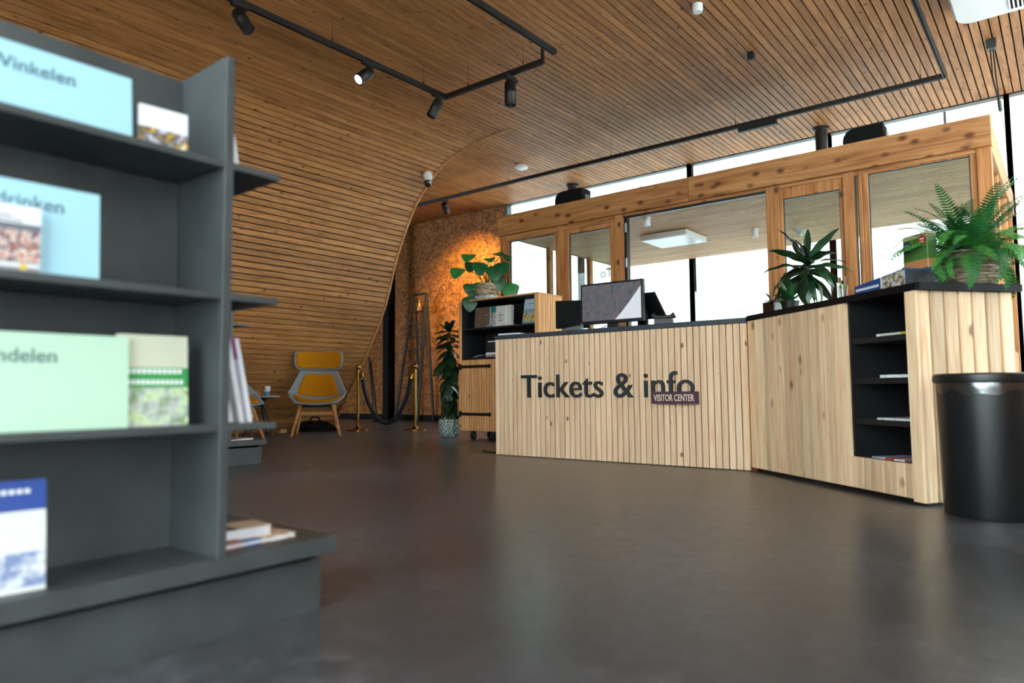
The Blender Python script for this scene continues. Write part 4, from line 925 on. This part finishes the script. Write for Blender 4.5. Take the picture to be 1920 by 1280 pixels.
# ------------------------------------------------------------------ devices on the ceiling
def ceil_dev(name, label, cat, x, y, prof, mat, z=ZC):
    o = MB().lathe(prof, 32).build(name, mat, None, True); o.location = (x, y, z); return tag(o, label, cat)
ceil_dev('smoke_detector', 'flat round white detector on the ceiling near the curved edge', 'detector', -6.2, 8.05, [(0, 0), (.08, 0), (.085, -.018), (.10, -.03), (.10, -.042), (.07, -.055), (0, -.058)], WHITE)
dt = ceil_dev('motion_sensor', 'small white cylinder sensor at the top edge of the picture', 'detector', -2.37, 5.60, [(0, 0), (.045, 0), (.045, -.05), (.038, -.07), (0, -.075)], WHITE)
o = thing('black_sensor', 'small black cube sensor alone on the ceiling boards', 'sensor', (-2.32, 6.76, ZC)); MB().bbox(-.03, .03, -.03, .03, -.075, 0, .004).build('body', TR, o); MB().lathe([(.014, -.075), (.014, -.078), (0, -.08)], 14).build('lens', plain('sensor_lens', '#404448', .2), o)
p, tg = at_len(acc[-1]-1.83)
o = thing('security_camera', 'white dome camera with black eye on the edge of the curved wall', 'camera', (-6.74, 6.66, 3.49))
MB().lathe([(0, .05), (.055, .05), (.065, .03), (.065, -.005), (.05, -.035), (0, -.04)], 26, m=Matrix.Rotation(-.5, 4, 'Y')).build('mount', WHITE, o, True)
MB().tube([(.015, -.02, -.03), (.05, -.05, -.13)], [.045, .045], 20).build('housing', WHITE, o, True); MB().tube([(.038, -.045, -.09), (.056, -.058, -.15)], [.047, .038], 20).build('eye', BLACK, o, True)
for (x, y, z0, lab, r_) in ((-2.35, 9.35, 3.58, 'black tube hanging from the ceiling above the booth at the right', .075), (-6.17, 9.36, 3.55, 'black tube hanging from the ceiling above the booth at the left', .075)):
    o = thing('ceiling_tube', lab, 'ceiling tube', (x, y, ZC)); MB().lathe([(r_+.015, 0), (r_+.015, -.03), (r_, -.04), (r_*.94, z0-ZC-.3), (0, z0-ZC-.3)], 28).build('tube', TR, o, True); MB().lathe([(r_+.03, 0), (r_+.03, -.008), (0, -.008)], 28).build('flange', TR, o, True)
for (x0, x1, lab, h) in ((-1.56, -1.22, 'black rounded loudspeaker on the booth roof at the right', .255), (-4.84, -4.45, 'black rounded loudspeaker on the booth roof at the left', .27)):
    o = thing('roof_speaker', lab, 'loudspeaker', ((x0+x1)/2, 7.05, 2.70), 0, 'loudspeakers on the booth roof'); w = (x1-x0)/2
    po = [(w, 0), (w, h), (-w+.10, h)] + [(-w+.10-.10*math.sin(a), h-.10+.10*math.cos(a)) for a in (.4, .8, 1.2, PI/2)] + [(-w, 0)]
    MB().prism(po, -.1, .1, m=Matrix.Rotation(PI/2, 4, 'X')).build('cabinet', MATT, o)
    MB().box(w+.01, w+.02, -.05, .05, 0, .2).box(w, w+.07, -.05, .05, 0, .01).build('bracket', ALU, o)
# ceiling unit top right
ac = thing('ceiling_air_unit', 'white rounded air unit with dark grille at the top right of the ceiling', 'air conditioner', (.05, 6.6, ZC))
po = []
for (cx, cy, a0) in ((.60, .42, 0), (-.56, .42, 90), (-.56, -.42, 180), (.60, -.42, 270)):
    for k in range(7): a = math.radians(a0+15*k); po.append((cx+.13*math.cos(a), cy+.13*math.sin(a)))
MB().prism(po, -.13, 0).prism([(x*.97, y*.97) for x, y in po], -.16, -.13).build('casing', WHITE, ac)
MB().box(-.30, .5, .1, .47, -.163, -.1605).build('grille_back', MATT, ac); gm = MB().box(-.006, .006, .1, .47, -.17, -.1635).mesh('grille_bar', WHITE)
for k in range(28): link('grille_bar', gm, ac, (-.295+.0285*k, 0, 0))
o = thing('cable_outlet', 'small dark ceiling outlet with two cords hanging at the right', 'outlet', (-.44, 8.0, ZC))
MB().bbox(-.04, .04, -.05, .05, -.09, 0, .004).build('box', ALU, o); MB().tube([(-.01, 0, -.09), (-.005, .0, -.35), (.03, .02, -.62)], .006, 6).tube([(.012, 0, -.09), (.02, .0, -.35), (.036, .02, -.62)], .006, 6).build('cord', TR, o, True); MB().tube([(.033, .02, -.60), (.04, .02, -.70)], .016, 8).build('plug', ALU, o, True); MB().tube([(.04, .02, -.70), (.05, .02, -.8), (.06, .02, -.88)], .003, 5).build('tail', TR, o, True)

# ------------------------------------------------------------------ outside
struct(MB().box(-40, 40, -40, 40, -.4, -.21).build('ground', plain('pale_paving', '#dcdcda', .8, noise=.06, nscale=3)), 'pale paved ground outside the building', 'ground')
hs = thing('white_house', 'overexposed white building across the street behind the glazing', 'building', (-8, 13.8, -.2)); FAC = plain('white_render', '#dcdedd', .8)
MB().box(-22, 6.5, 0, 6, 0, 13).build('facade', FAC, hs)
WG = plain('pale_window_glass', '#c6d6da', .2); WF = plain('window_frame_grey', '#9aa3a6', .5); CR = plain('creeper_green', '#4f7a4a', .7)
for r_ in range(4):
    for k in range(10):
        x0 = -20+2.5*k; z0 = .9+3.2*r_
        w_ = MB().box(x0, x0+1.5, -.03, .0, z0, z0+1.7).build('window', WG, hs); MB().box(x0+.72, x0+.78, -.05, -.031, z0, z0+1.7).box(x0, x0+1.5, -.05, -.031, z0+1.1, z0+1.15).build('glazing_bar', WF, w_)
for k in range(6): MB().tube([(-17+3.4*k, -.06, 4.6), (-16.95+3.4*k, -.08, 3.6), (-16.8+3.4*k, -.06, 3.1)], [.05, .09, .03], 7).build('creeper', CR, hs, True)
br = thing('brick_house', 'overexposed brick building at the right beyond the glazing', 'building', (4, 13.8, -.2)); MB().box(-5.45, 8, 0, 6, 0, 13).build('facade', plain('pale_brick', '#cdb7a8', .8, noise=.15, nscale=12), br)
for k in range(5):
    for r_ in range(3): MB().box(-4+2.6*k, -3+2.6*k, -.04, 0, 1+3.4*r_, 3+3.4*r_).build('window', WG, br)
